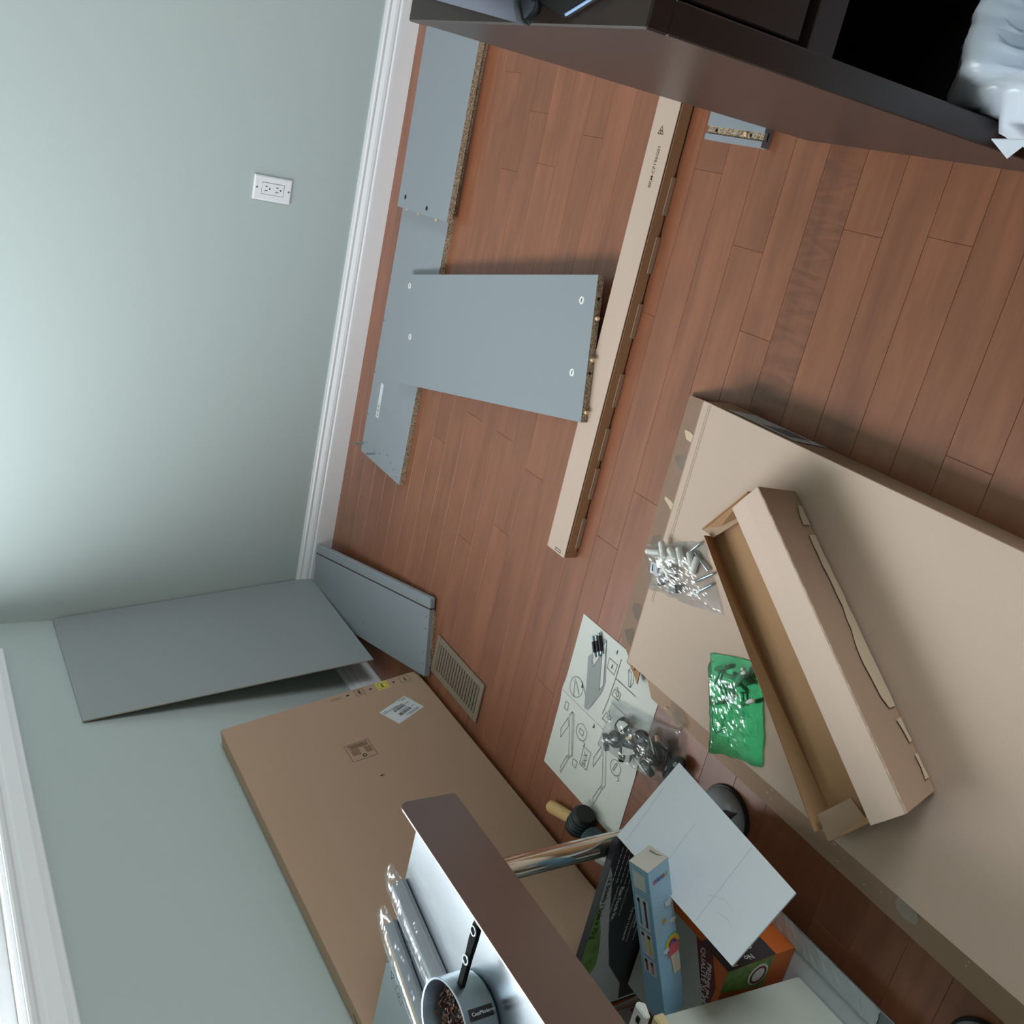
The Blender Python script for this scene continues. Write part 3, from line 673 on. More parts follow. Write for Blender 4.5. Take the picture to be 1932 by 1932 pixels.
def bw(u, z):
    k = (z-zf)/(.165-zf); a = Vector((1.249, -1.931)).lerp(Vector((1.257, -1.932)), k); b = Vector((.945, -2.345)).lerp(Vector((.940, -2.366)), k)
    q = a.lerp(b, u); return Vector((q.x+.0027, q.y-.0020, z))
top, bot = [], []
for i in range(26):
    u = .06+.90*i/25; top.append(bw(u, .086+.006*math.sin(i*.5)+r7.uniform(0, .005)+.012*max(0, math.sin((u-.2)*4.5)))); bot.append(bw(u, .0745+r7.uniform(0, .003)))
mesh('torn_edge', top+bot, [(i, i+1, 27+i, 26+i) for i in range(25) if i not in (2, 19, 22)], TORN, oc)

# ------------------------------------------------------------------ instruction sheet
ss = root('instruction_sheet', (.527, -1.567, .001), 'folded white assembly instruction sheet open on the floor', 'paper')
SX, SY = .322, -1.716
def sh(u, v, e=.0008):
    x = SX+u/1000; lift = .004*math.exp(-((u-206)/22)**2)
    return Vector((x, SY+v/1000, .0012+lift+e))
V, F = [], []
us = [0, 60, 120, 160, 178, 190, 198, 206, 214, 222, 234, 252, 300, 360, 409]
for u in us: V += [sh(u, 0, 0), sh(u, 299, 0)]
F = [(2*i, 2*i+2, 2*i+3, 2*i+1) for i in range(len(us)-1)]
mesh('page', V, F, PAPER, ss)
fill('printed_tint', [(327, 245), (344, 233), (394, 211), (394, 200), (306, 168), (282, 168), (214, 195), (213, 208), (275, 229)], sh, INKG, ss)
for pg in ([(329, 229), (353, 217), (356, 204), (309, 221)], [(376, 207), (393, 200), (294, 171), (278, 179)], [(236, 201), (280, 189), (272, 180), (226, 197)]):
    fill('printed_panel', pg, lambda u, v: sh(u, v, .0011), PAPER, ss)
def circ(cx, cy, r, k=18): return [(cx+r*math.cos(2*math.pi*i/k), cy+r*math.sin(2*math.pi*i/k)) for i in range(k)]
draw = [[(329, 229), (353, 217), (356, 204), (309, 221)], [(376, 207), (393, 200), (294, 171), (278, 179)], [(236, 201), (280, 189), (272, 180), (226, 197)], [(363, 176), (363, 146), (336, 148), (339, 175)],
        [(373, 109), (388, 100), (386, 94), (354, 85), (342, 89), (341, 95)], [(373, 109), (372, 98), (341, 89), (341, 95)], [(310, 133), (310, 111), (292, 112), (292, 137)], [(245, 138), (245, 117), (228, 124), (225, 144)],
        [(162, 253), (177, 246), (80, 209), (66, 215)], [(177, 246), (175, 238), (80, 205), (80, 209)], [(113, 270), (154, 255), (138, 246), (95, 262)], [(28, 235), (71, 223), (59, 218), (16, 230)],
        [(172, 119), (181, 112), (91, 77), (77, 83)], [(123, 137), (164, 123), (149, 115), (105, 130)], [(39, 103), (81, 90), (70, 85), (26, 96)], [(127, 177), (128, 149), (82, 148), (80, 176)],
        [(187, 276), (188, 264), (168, 264), (167, 277)], [(76, 201), (79, 185), (61, 184), (61, 198)], circ(239, 255, 24), circ(152, 198, 20), circ(150, 63, 18), [(146, 206), (158, 206), (158, 190), (146, 190)], [(140, 66), (160, 60), (162, 64), (142, 70)]]
ld = strokes('line_drawing', draw, 1.0, lambda u, v: sh(u, v, .0014), INK, ss); ld['kind'] = 'stuff'
ld = strokes('line_drawing', [[(381, 139), (331, 140), (278, 143), (235, 148)], [(333, 136), (332, 67)], [(276, 130), (276, 80)], [(217, 254), (255, 268)], [(228, 238), (250, 262)], [(262, 243), (240, 218), (224, 202)], [(305, 128), (298, 120), (303, 115), (312, 122), (318, 128)], [(240, 132), (234, 125), (240, 119), (248, 126), (254, 131)], [(137, 184), (132, 176), (126, 180)], [(138, 50), (132, 42), (126, 46)],
        [(116, 158), (106, 170)], [(106, 158), (116, 170)], [(103, 156), (94, 168)], [(94, 158), (103, 168)], [(90, 156), (90, 170)], [(86, 156), (86, 170)]], 1.2, lambda u, v: sh(u, v, .0014), INKB, ss, False); ld['kind'] = 'stuff'
strokes('fold_crease', [[(206, 2), (206, 297)]], .8, lambda u, v: sh(u, v, .0006), INKG, ss, False)
for s, (u, v), sz in (('1', (388, 157), .013), ('1', (350, 160), .013), ('3', (193, 161), .014), ('5', (252, 236), .012)):
    text('printed_figure', s, sz, sh(u-4, v+4, .0015), (0, -1, 0), (1, 0, 0), INKB, ss, .0005)
for i, (x0, y0) in enumerate(((.704, -1.473), (.712, -1.483), (.722, -1.490))):
    d = Vector((-.040, -.027, 0)); p0 = Vector((x0, y0, .0068))
    t = root('cam_bolt', (x0-.02, y0-.013, .0024), 'short steel cam bolt with black sleeve lying on the instruction sheet', 'bolt', 'cam bolts on the instruction sheet')
    cyl('bolt_shank', p0, p0+d, .0036, ZINC, t, n=12); cyl('bolt_sleeve', p0+d*(.26 if i < 2 else .14), p0+d*(.78 if i < 2 else .86), .0044, BLACK, t, n=12)

# ------------------------------------------------------------------ bags of fittings
def dowel(p, d, L, r, m, name, label, grp, cat='dowel'):
    d = Vector(d).normalized(); p = Vector(p)
    o = lathe(name, p-d*L/2, d, [(0, 0), (0, r*.75), (r*.4, r), (L-r*.4, r), (L, r*.75), (L, 0)], m, None, 12); tag(o, label, cat, grp); return o
def screw(p, d, L, r, m, name, label, grp):
    d = Vector(d).normalized(); p = Vector(p)
    o = lathe(name, p-d*L/2, d, [(0, 0), (0, r*2.1), (r*.8, r*2.0), (r*1.8, r), (L*.8, r), (L, 0)], m, None, 12); tag(o, label, 'screw', grp); return o
def bil(q, u, v): A, B, C_, D = [Vector(t) for t in q]; return (A*(1-u)+B*u)*(1-v)+(D*(1-u)+C_*u)*v
rb = random.Random(21)
GQ = [(.897, -1.868), (.946, -1.985), (.776, -2.056), (.727, -1.938)]
tag(bag('green_bag', GQ, FH+.0008, .026, .011, GREENF, None, 34, 24, 2.3, .75), 'translucent green plastic bag of fittings on the flat carton', 'bag')
tag(strokes('bag_print', [[(.866, -1.902), (.792, -1.925), (.780, -1.94), (.80, -1.955)], [(.86, -1.925), (.84, -1.935), (.845, -1.925)], [(.825, -1.945), (.80, -1.95), (.812, -1.94)]], .0016, lambda x, y: (x+.004, y-.016, FH+.026), INKB, None, False), 'black outline print on the green fittings bag', 'print')
bpy.data.objects['bag_print'].parent = bpy.data.objects['green_bag']; bpy.data.objects['bag_print'].location = Vector(bpy.data.objects['bag_print'].location)-Vector(bpy.data.objects['green_bag'].location); del bpy.data.objects['bag_print']['category']; del bpy.data.objects['bag_print']['label']
for i in range(14):
    p = bil(GQ, rb.uniform(.15, .85), rb.uniform(.10, .48)); a = rb.uniform(0, 6.28); z = FH+.007+(i % 3)*.0062
    if i % 3: dowel((p.x, p.y, z), (math.cos(a), math.sin(a), 0), rb.uniform(.026, .034), .0042, WPL, 'fixing_plug', 'pale fixing plug inside the green plastic bag', 'plugs in the green bag')
    else: screw((p.x, p.y, z), (math.cos(a), math.sin(a), 0), .028, .0021, ZINC, 'screw', 'zinc screw inside the green plastic bag', 'screws in the green bag')
CQ = [(1.006, -1.624), (1.078, -1.772), (.975, -1.868), (.928, -1.668)]
CB = bag('clear_bag', CQ, FH+.0008, .020, .010, CLEARF, None, 34, 22, 5.1, .8); tag(CB, 'clear plastic bag of white anchors and steel rods on the flat carton', 'bag')
for i in range(9):
    p = bil(CQ, rb.uniform(.12, .80), rb.uniform(.12, .55)); a = rb.uniform(0, 6.28)
    o = dowel((p.x, p.y, FH+.0075+(i % 3)*.005), (math.cos(a), math.sin(a), 0), rb.uniform(.032, .042), .0066, WPL, 'wall_anchor', 'white plastic wall anchor inside the clear bag', 'anchors in the clear bag', 'anchor')
for (x, y, a, L) in ((1.045, -1.782, 1.9, .05), (1.020, -1.800, .8, .055), (.998, -1.805, .75, .055), (1.06, -1.755, .6, .04)):
    dowel((x, y, FH+.006), (math.cos(a), -math.sin(a), 0), L, .0028, ZINC, 'steel_rod', 'thin steel rod inside the clear bag', 'rods in the clear bag', 'rod')
for (x, y, a) in ((.968, -1.690, .4), (.962, -1.735, 2.1), (.985, -1.71, 1.2)):
    d = Vector((math.cos(a), math.sin(a), 0)); n_ = Vector((-d.y, d.x, 0)); o = Vector((x, y, FH+.002))
    t = root('angle_bracket', (x, y, FH+.002), 'small dark steel angle bracket inside the clear bag', 'bracket', 'brackets in the clear bag')
    fbox('bracket_leg', o-d*.018-n_*.008, d*.036, n_*.016, (0, 0, .0018), GREYP, t, .0004); fbox('bracket_leg', o-d*.018-n_*.008, d*.0018, n_*.016, (0, 0, .016), GREYP, t, .0004)
lbv = fbox('bag_label', (.990, -1.668, FH+.0190), (-.022, -.004, -.001), (.004, -.020, 0), (0, 0, .0004), LABEL, CB)
strokes('label_mark', [[(0, 0), (.010, -.002), (.010, -.004)]], .0022, lambda u, v: (.986-u, -1.676+v, FH+.0198), INKB, CB, False)

KQ = [(.612, -1.590), (.668, -1.800), (.572, -1.893), (.512, -1.600)]
tag(bag('hardware_bag', KQ, .0062, .034, .011, CLEARF, None, 38, 20, 8.7, -.9), 'crumpled clear bag of black castors and dowels on the instruction sheet', 'bag')
for i, (u, v, a) in enumerate(((.26, .38, .6), (.74, .46, 2.4), (.46, .66, 4.0), (.82, .70, 1.2), (.22, .70, 5.2), (.60, .88, 3.0), (.85, .90, 4.6), (.30, .92, 1.7), (.55, .40, 5.0), (.93, .55, .3), (.66, .66, 3.6), (.12, .88, 2.2))):
    p = bil(KQ, u, v); c = Vector((p.x, p.y, .024+.004*(i % 3))); d = Vector((math.cos(a), math.sin(a), 1.3)).normalized(); plate_ = i in (0, 1, 2, 5)
    t = root('castor', (p.x, p.y, .008), 'black castor with pale metal fork inside the hardware bag' if plate_ else 'plain black castor wheel inside the hardware bag', 'castor', 'forked castors in the hardware bag' if plate_ else 'castor wheels in the hardware bag')
    lathe('wheel', c-d*.006, d, [(0, .007), (0, .0175), (.002, .0195), (.010, .0195), (.012, .0175), (.012, .007)], BLACK, t, 22)
    lathe('wheel_hub', c-d*.0065, d, [(0, 0), (0, .0055), (.013, .0055), (.013, 0)], GREYP, t, 14)
    u_, v_ = basis(d)
    if plate_: prism('fork', [c+d*.0085-u_*.006-v_*.004, c+d*.0085+u_*.012-v_*.020, c+d*.0085+u_*.034-v_*.004, c+d*.0085+u_*.016+v_*.004, c+d*.0085-u_*.002+v_*.006], d*.0015, WPL, t)
for i in range(6):
    p = bil(KQ, (.90, .80, .55, .93, .70, .35)[i], (.62, .92, .95, .88, .35, .55)[i]); a = rb.uniform(0, 6.28)
    dowel((p.x, p.y, .018), (math.cos(a), math.sin(a), 0), .028, .0042, DOWELM, 'wood_dowel', 'short wooden dowel inside the hardware bag', 'dowels in the hardware bag')
for i in range(12):
    p = bil(KQ, rb.uniform(.2, .92), rb.uniform(.35, .92)); a = rb.uniform(0, 6.28)
    screw((p.x, p.y, .011+.004*(i % 4)), (math.cos(a), math.sin(a), .1), .034, .0022, BLACKG if i % 2 else ZINC, 'long_screw', 'long screw inside the hardware bag', 'screws in the hardware bag')

# ------------------------------------------------------------------ steel work table
tbz = .585; TX0, TX1, TY0, TY1 = .096, .619, -2.70, -1.799
tt = root('steel_table', ((TX0+TX1)/2, (TY0+TY1)/2, 0), 'low stainless steel table with raised back lip and pipe legs', 'table')
box('table_top', TX0, TX1-.004, TY0, TY1, tbz-.034, tbz, STEEL, tt, .002)
# back lip: sheet with rounded far corners
pts = []; zb, zt, rr = .521, .631, .016
for i in range(7):
    a = math.radians(90*i/6); pts.append((TX1, TY1-rr+rr*math.sin(a), zt-rr+rr*math.cos(a)))
pts += [(TX1, TY1, zb+.004), (TX1, TY1-.004, zb), (TX1, TY0+.004, zb), (TX1, TY0, zb+.004)]
for i in range(7):
    a = math.radians(90*i/6); pts.append((TX1, TY0+rr-rr*math.cos(a), zt-rr+rr*math.sin(a)))
prism('back_lip', pts, (-.0035, 0, 0), BRUSH, tt, .0006)
for (lx, ly) in ((.588, -1.966), (.588, -2.535), (.155, -1.966), (.155, -2.535)):
    lg = cyl('leg', (lx, ly, .016), (lx, ly, tbz-.034), .0193, CHROME, tt, n=36)
    ft = lathe('foot', (lx, ly, 0.0062), (0, 0, 1), [(0, 0), (0, .055), (.005, .0555), (.012, .0545), (.022, .0505), (.030, .045), (.036, .0385), (.0385, .033), (.038, .0295), (.034, .0275), (.022, .0255), (.012, .0245)], GREYP, lg, 40)
    lathe('foot_ring', (lx, ly, 0.0002), (0, 0, 1), [(0, 0), (0, .0595), (.004, .0605), (.0075, .059), (.008, .050), (.006, 0)], BLACK, lg, 40)
    lathe('collar', (lx, ly, .020), (0, 0, 1), [(0, .0195), (.0, .0243), (.016, .0243), (.018, .0222), (.018, .0195)], BLACK, lg, 30)

# saucepan of brown chips
PX, PY, PR = .418, -2.084, .0725
pn = root('saucepan', (PX, PY, tbz), 'small cast aluminium saucepan of brown chips on the steel table', 'saucepan')
lathe('pan_body', (PX, PY, tbz+.0002), (0, 0, 1), [(0, 0), (0, PR-.008), (.003, PR-.003), (.010, PR), (.056, PR+.0005), (.060, PR+.0018), (.0612, PR+.0010), (.0605, PR-.0022), (.056, PR-.0032), (.008, PR-.0045), (.005, PR-.012), (.005, 0)], ALU, pn, 56)
hd = Vector((.985, .10, .0)).normalized(); hs = Vector((-hd.y, hd.x, 0)); h0 = Vector((PX, PY, tbz+.044))+hd*(PR+.001)
L = .118
prof = [(0, .007), (.02, .0058), (.05, .0056), (.085, .0075), (.105, .0085), (L-.002, .006), (L, .0)]
hn = [h0+hd*l+hs*w_+Vector((0, 0, -.10*l)) for l, w_ in prof]+[h0+hd*l-hs*w_+Vector((0, 0, -.10*l)) for l, w_ in prof[:-1][::-1]]
hdl = prism('handle', [p-Vector((0, 0, .004)) for p in hn], (0, 0, .008), mat('matte_black', srgb(12, 12, 14), .8, 0., .15), pn, .0012)
for l in (.048, .098): 
    c = h0+hd*l+Vector((0, 0, -.10*l+.0046)); lathe('handle_ring', c, (0, 0, 1), [(0, .0060), (.0014, .0064), (.0014, .0080), (0, .0084)], ALU, hdl, 22)
# label plate wrapped on the pan side
def pside(a, z, e=.0012): return Vector((PX+(PR+e)*math.cos(a), PY+(PR+e)*math.sin(a), tbz+z))
a0, a1 = math.radians(-38), math.radians(-25); N = 4
V = [pside(a0+(a1-a0)*i/N, z) for i in range(N+1) for z in (.010, .051)]
lbp = mesh('name_plate', V, [(2*i, 2*i+2, 2*i+3, 2*i+1) for i in range(N)], BLACK, pn)
am = (a0+a1)/2; text('plate_lettering', 'CasaModerno', .0072, pside(am, .0475, .0018)-Vector((-math.sin(am), math.cos(am), 0))*.002, (0, 0, -1), (-math.sin(am), math.cos(am), 0), LABEL, lbp)
# chips: nobody could count them
bm = bmesh.new(); rc_ = random.Random(12)
for i in range(620):
    q = rc_.random()**.5*(PR-.008); a = rc_.uniform(0, 6.283); z = tbz+.010+.030*(rc_.random()**.6)*(1-.35*q/PR)+.010*math.cos(a-2.6)*q/PR
    M3 = Matrix.Rotation(rc_.uniform(0, 3.1), 3, 'X') @ Matrix.Rotation(rc_.uniform(0, 3.1), 3, 'Z')
    s = rc_.uniform(.0022, .0042)
    c = Vector((PX+q*math.cos(a), PY+q*math.sin(a), z)); ex, ey, ez = M3 @ Vector((s*2, 0, 0)), M3 @ Vector((0, s*1.2, 0)), M3 @ Vector((0, 0, s*.6))
    frame_box_bm(bm, c-(ex+ey+ez)/2, ex, ey, ez)
co = from_bm('brown_chips', bm, CHIPS); tag(co, 'brown cocoa coloured chips heaped in the saucepan', 'chips', None, 'stuff')

# film wrapped rails
def wrapped(name, label, a, b, wdt, hgt, m, tan, seed):
    a, b = Vector(a), Vector(b); d = (b-a).normalized(); s = Vector((-d.y, d.x, 0)).normalized()
    if s.x < 0: s = -s
    t = root(name, ((a+b)/2)[:], label, 'rail')
    z = Vector((0, 0, 1))
    prof = [(-wdt*.55, 0), (-wdt*.50, hgt*.55), (-.004, hgt), (.005, hgt), (wdt*.42, hgt*.35), (wdt*.42, 0)]
    r_ = prism('rail_profile', [a+s*p+z*q for p, q in prof], b-a, m, t, .0008)
    if tan: sweep('wooden_rod', [a+s*(-.002)+z*(hgt+.0005)+d*.01, b+s*(-.002)+z*(hgt+.0005)-d*.01], .0026, DOWELM, t)
    n1, n2 = 60, 24; V, F = [], []
    Ltot = (b-a).length+.06
    for i in range(n1+1):
        l = -.03+Ltot*i/n1; e = min(l+.03, Ltot-.03-l)
        k = 1 if e > .03 else .45+.55*max(0, e)/.03
        for j in range(n2):
            an = 2*math.pi*j/n2; q = crease(l*1.0, an*.03, 20, seed)
            rx = (wdt*.62+.0026*q)*(1.25-.25*k); rz = (hgt*.60+.0026*q)*k
            c = a+d*l+z*(hgt*.56+.004)
            p = c+s*(rx*math.cos(an))+z*(rz*math.sin(an)); 
            if p.z < tbz+.0006: p.z = tbz+.0006
            V.append(p)
    for i in range(n1):
        for j in range(n2): F.append((i*n2+j, i*n2+(j+1) % n2, (i+1)*n2+(j+1) % n2, (i+1)*n2+j))
    fm = mesh('film_sleeve', V, F, CLEARF, t)
    for l in (.055, .085, .12):
        c = a+d*l+z*(hgt*1.22+.006)-s*(wdt*.28)
        strokes('film_print', [tri(0, 0, .008, l*9)] if l < .1 else [[(-.014, -.007), (.014, -.007), (.014, .007), (-.014, .007)], tri(0, 0, .005, 1)], .0012, lambda u, v, c=c: c+d*u+s*v, INKB, t)
    return t
wrapped('wrapped_rail', 'grey metal rail in printed clear film on the steel table edge', (.436, -1.800, tbz+.001), (.393, -1.985, tbz+.001), .032, .024, LAM, False, 3.3)
wrapped('wrapped_rail', 'clear wrapped rail with a tan wooden rod beside the steel table end', (.343, -1.800, tbz+.001), (.268, -2.02, tbz+.001), .030, .022, LAM, True, 6.6)
ps = root('paper_scrap', (.56, -2.30, tbz), 'crumpled white paper behind the saucepan on the steel table', 'paper')
V, F = [], []
for j in range(9):
    for i in range(9):
        x, y = .50+.108*i/8, -2.245-.12*j/8; V.append((x, y, tbz+.001+.022*max(0, crease(x, y, 14, 1.1))*min(1, min(i, 8-i, j+2, 8-j)/2+.25)))
mesh('scrap_sheet', V, [(j*9+i, j*9+i+1, j*9+i+10, j*9+i+9) for j in range(8) for i in range(8)], WHITEC, ps)

# ------------------------------------------------------------------ mallet and cordless drill on the floor
ml = root('mallet', (.28, -1.56, 0), 'wooden handled mallet with black ribbed head beside the leaning carton', 'mallet')
m0, m1 = Vector((.252, -1.497, .0165)), Vector((.290, -1.610, .0165)); md = (m1-m0).normalized()
lathe('mallet_handle', m0, md, [(0, 0), (0, .010), (.004, .0145), (.012, .0155), (.10, .0135), (.13, .0125), (.13, 0)], WOODT, ml, 24)
hc = m1+md*.012+Vector((.012, .0, .012)); ha = Vector((.82, -.30, .05)).normalized()
lathe('mallet_head', hc-ha*.030, ha, [(0, 0), (0, .021), (.004, .0265), (.018, .0285), (.022, .0265), (.026, .0285), (.030, .0265), (.034, .0285), (.038, .0265), (.042, .0285), (.058, .0275), (.064, .022), (.064, 0)], BLACK, ml, 30)
TEAL = mat('teal_print', srgb(60, 120, 130), .5)
for k in range(4): lathe('head_band', hc-ha*(.012-.012*k), ha, [(0, .0286), (.0008, .0288), (.0016, .0286)], TEAL, ml, 30)
dd = root('cordless_drill', (.30, -1.73, 0), 'dark teal cordless drill with grey chuck lying under the steel table', 'drill')
d0, dax = Vector((.300, -1.690, .031)), Vector((.02, -.36, .02)).normalized()
lathe('drill_body', d0-dax*.03, dax, [(0, 0), (0, .018), (.006, .027), (.05, .029), (.056, .027), (.056, 0)], mat('drill_teal', srgb(40, 62, 68), .5), dd, 28)
lathe('chuck', d0+dax*.026, dax, [(0, 0), (0, .0255), (.010, .026), (.036, .018), (.038, 0)], mat('chuck_grey', srgb(168, 168, 164), .4), dd, 28)
lathe('chuck_jaw', d0+dax*.064, dax, [(0, 0), (0, .0185), (.028, .017), (.032, 0)], BLACK, dd, 24)
fbox('drill_grip', d0-dax*.016+Vector((-.011, 0, -.028)), Vector((.022, 0, 0)), dax*.030, Vector((0, 0, .018)), BLACK, dd, .004)

# ------------------------------------------------------------------ storage tub full of packaging
tu = root('white_carton', (.35, -2.2, 0), 'open white carton with a taped side flap folded out on the floor', 'carton')
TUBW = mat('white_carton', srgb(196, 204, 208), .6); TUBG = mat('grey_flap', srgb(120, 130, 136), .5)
UX0, UX1, UY0, UY1 = .215, .491, -2.47, -1.94
box('carton_base', UX0, UX1, UY0, UY1, .0005, .0085, TUBW, tu, .0008)
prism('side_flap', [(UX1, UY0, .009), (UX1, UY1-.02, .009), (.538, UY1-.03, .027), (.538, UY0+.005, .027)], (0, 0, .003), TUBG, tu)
TAPEW = mat('white_tape', srgb(206, 216, 224), .35)
V, F = [], []
for i in range(61):
    y = UY0+.085+(UY1-UY0-.14)*i/60
    for j in range(6):
        k = j/5; V.append((UX1-.004+.052*k+.0016*noise.noise((y*60, j, 2)), y+.004*noise.noise((j*1.3, 2, 7))*(i in (0, 60)), .0125+.0185*k+.004*max(0, noise.noise((y*90, j*.7, 5)))))
for i in range(60):
    for j in range(5): F.append((i*6+j, i*6+j+1, i*6+j+7, i*6+j+6))
mesh('tape_strip', V, F, TAPEW, tu, None, False)
# orange food box, upright
ORA = mat('orange_card', srgb(206, 104, 44), .5); MAR = mat('maroon_print', srgb(112, 36, 48), .5); CHAR = mat('charcoal_print', srgb(66, 60, 64), .45)
GRN = mat('green_food_print', srgb(104, 138, 66), .5, noise_col=(60, .75)); LGREY = mat('silver_grey_print', srgb(184, 188, 186), .4); WINK = mat('white_print', srgb(226, 226, 222), .6)
ob = root('orange_food_box', (.38, -2.1, .0088), 'orange food box with green and charcoal print standing in the white carton', 'box')
OX0, OX1, OY0, OY1, OZ0, OZ1 = .268, .489, -2.203, -2.012, .0088, .177
box('box_body', OX0, OX1, OY0, OY1, OZ0, OZ1, ORA, ob, .0008)
KS = 1.165
def fY(u, v, e=.0005): return Vector((OX1-u*KS, OY0-e, OZ0+v*KS))      # camera-facing side, u toward -x
def fX(u, v, e=.0005): return Vector((OX1+e, OY0+u*KS, OZ0+v*KS))
def fT(u, v, e=.0005): return Vector((OX1-v, OY0+u, OZ1+e))     # top, u toward the wall, v toward -x
fill('grey_print', [(.083, 0), (.189, 0), (.189, .2205), (.01, .2205), (.028, .085)], fT, LGREY, ob); fill('maroon_band', [(.040, 0), (.083, 0), (.030, .09), (.012, .10), (.012, .05)], fT, MAR, ob)
fill('food_picture', [(.0, .048), (.062, .048), (.040, .146), (.0, .146)], fY, GRN, ob); fill('charcoal_panel', [(0, .045), (.06, .045), (.06, .146), (0, .146)], fX, CHAR, ob)
text('lettering', 'PREMIUM', .0150, fT(.044, .022, .001), (-1, -.28, 0), (.28, -1, 0), WINK, ob, .0003); text('lettering', 'QUALIT\u00c9 SUP\u00c9', .0150, fT(.066, .008, .001), (-1, -.42, 0), (.42, -1, 0), WINK, ob, .0003)
for i, t_ in enumerate(('No', 'Glu', '0 g T')): text('lettering', t_, .013*KS, fX(.014+.017*i, .085-.012*i, .001), (0, 0, 1), (0, -1, 0), WINK, ob, .0002)
lathe('logo_disc', fY(.030, .072, .0002), (0, -1, 0), [(0, 0), (.0006, 0), (.0006, .020*KS), (0, .020*KS)], WINK, ob, 24, False); lathe('logo_ring', fY(.030, .072, .0012), (0, -1, 0), [(0, .013*KS), (.0005, .013*KS), (.0005, .0165*KS), (0, .0165*KS)], MAR, ob, 24, False)
text('lettering', 'ID!', .020*KS, fY(.060, .060, .001), (0, 0, 1), (-1, 0, 0), INKB, ob, .0006)
# white corrugated card on top
wc = root('white_card', (.69, -2.14, .2), 'sheet of white corrugated card sloping beside the black food box', 'card')
c0, c1, c3 = Vector((.631, -1.9945, .305)), Vector((.754, -1.982, .195)), Vector((.628, -2.288, .305)); c2 = Vector((.7235, -2.283, .195))
nrm = (c1-c0).cross(c3-c0).normalized(); nrm = nrm if nrm.z > 0 else -nrm
c2 = c2-nrm*((c2-c0).dot(nrm))
prism('card_sheet', [c0, c1, c2, c3], nrm*.004, WHITEC, wc)
def cs(u, v): return c0.lerp(c1, u).lerp(c3.lerp(c2, u), v)+nrm*.0043
strokes('fold_crease', [[(.02, .70), (.98, .67)], [(.02, .36), (.70, .33)], [(.05, .07), (.7, .03)]], .0035, lambda u, v: cs(u, v), mat('crease_grey', srgb(188, 197, 206), .8), wc, False)
strokes('fold_crease', [[(.30, .66), (.40, .74), (.38, .82)], [(.25, .76), (.29, .82), (.26, .87)]], .0035, lambda u, v: cs(u, v), bpy.data.materials['crease_grey'], wc, False)
prism('card_edge', [c0-nrm*.0005, c3-nrm*.0005, c3-nrm*.009+Vector((.006, 0, -.004)), c0-nrm*.009+Vector((.006, 0, -.004))], nrm*-.002, mat('corrugation', srgb(120, 106, 86), .9), wc)
# black food box, upright
bb = root('black_food_box', (.42, -1.996, .009), 'black food box with green leaf print standing behind the orange food box', 'box')
KX0, KX1, KY, KZ0, KZ1 = .222, .626, -2.004, .009, .310
BKC = mat('black_card', srgb(52, 54, 60), .35)
def kf(u, v, e=.0005): return Vector((KX1-u, KY-e, KZ1-v))
box('box_body', KX0, KX1, KY, KY+.0165, KZ0, KZ1, BKC, bb, .0008)
fill('white_swoosh', [(.404, .0), (.404, .13), (.360, .12), (.300, .075), (.225, .050), (.150, .030), (.075, .012), (.05, 0)], kf, LGREY, bb)
fill('leaf_picture', [(.310, .0), (.310, .030), (.285, .040), (.250, .036), (.205, .026), (.160, .010), (.13, 0)], lambda u, v: kf(u, v, .001), GRN, bb)
text('lettering', '12 bowls / bols x 70 g', .016, kf(.072, .004, .0016), (-1, 0, 0), (0, 0, -1), INKB, bb, .0002)
text('lettering', 'Rian Foods Inc.', .0125, kf(.105, .040, .0016), (-1, 0, 0), (0, 0, -1), WINK, bb, .0003); text('lettering', 'www.rianfoods.com', .0075, kf(.100, .031, .0016), (-1, 0, 0), (0, 0, -1), WINK, bb); text('lettering', 'Imported for / Import\u00e9 par', .006, kf(.110, .056, .0016), (-1, 0, 0), (0, 0, -1), WINK, bb)
bm = bmesh.new()
for i in range(9):
    u0 = .012+.004*i; v0 = .014+.0105*i
    for j in range(6):
        a = u0+.013*j; 
        bm.faces.new([bm.verts.new(kf(p, q, .0016)) for p, q in ((a, v0), (a+.010+.002*((i*j) % 2), v0), (a+.010, v0+.0016), (a, v0+.0016))])
for i in range(4):
    bm.faces.new([bm.verts.new(kf(p, q, .0016)) for p, q in ((.16, .098+.016*i), (.25, .098+.016*i), (.25, .0995+.016*i), (.16, .0995+.016*i))])
from_bm('small_print', bm, WINK, bb)
text('lettering', '0 g trans / 0 g trans fat', .0085, kf(.165, .086, .0016), (-1, 0, 0), (0, 0, -1), WINK, bb, .0002); text('lettering', 'No cholesterol', .0085, kf(.165, .103, .0016), (-1, 0, 0), (0, 0, -1), WINK, bb, .0002); text('lettering', 'No MSG added', .0085, kf(.165, .119, .0016), (-1, 0, 0), (0, 0, -1), WINK, bb, .0002)
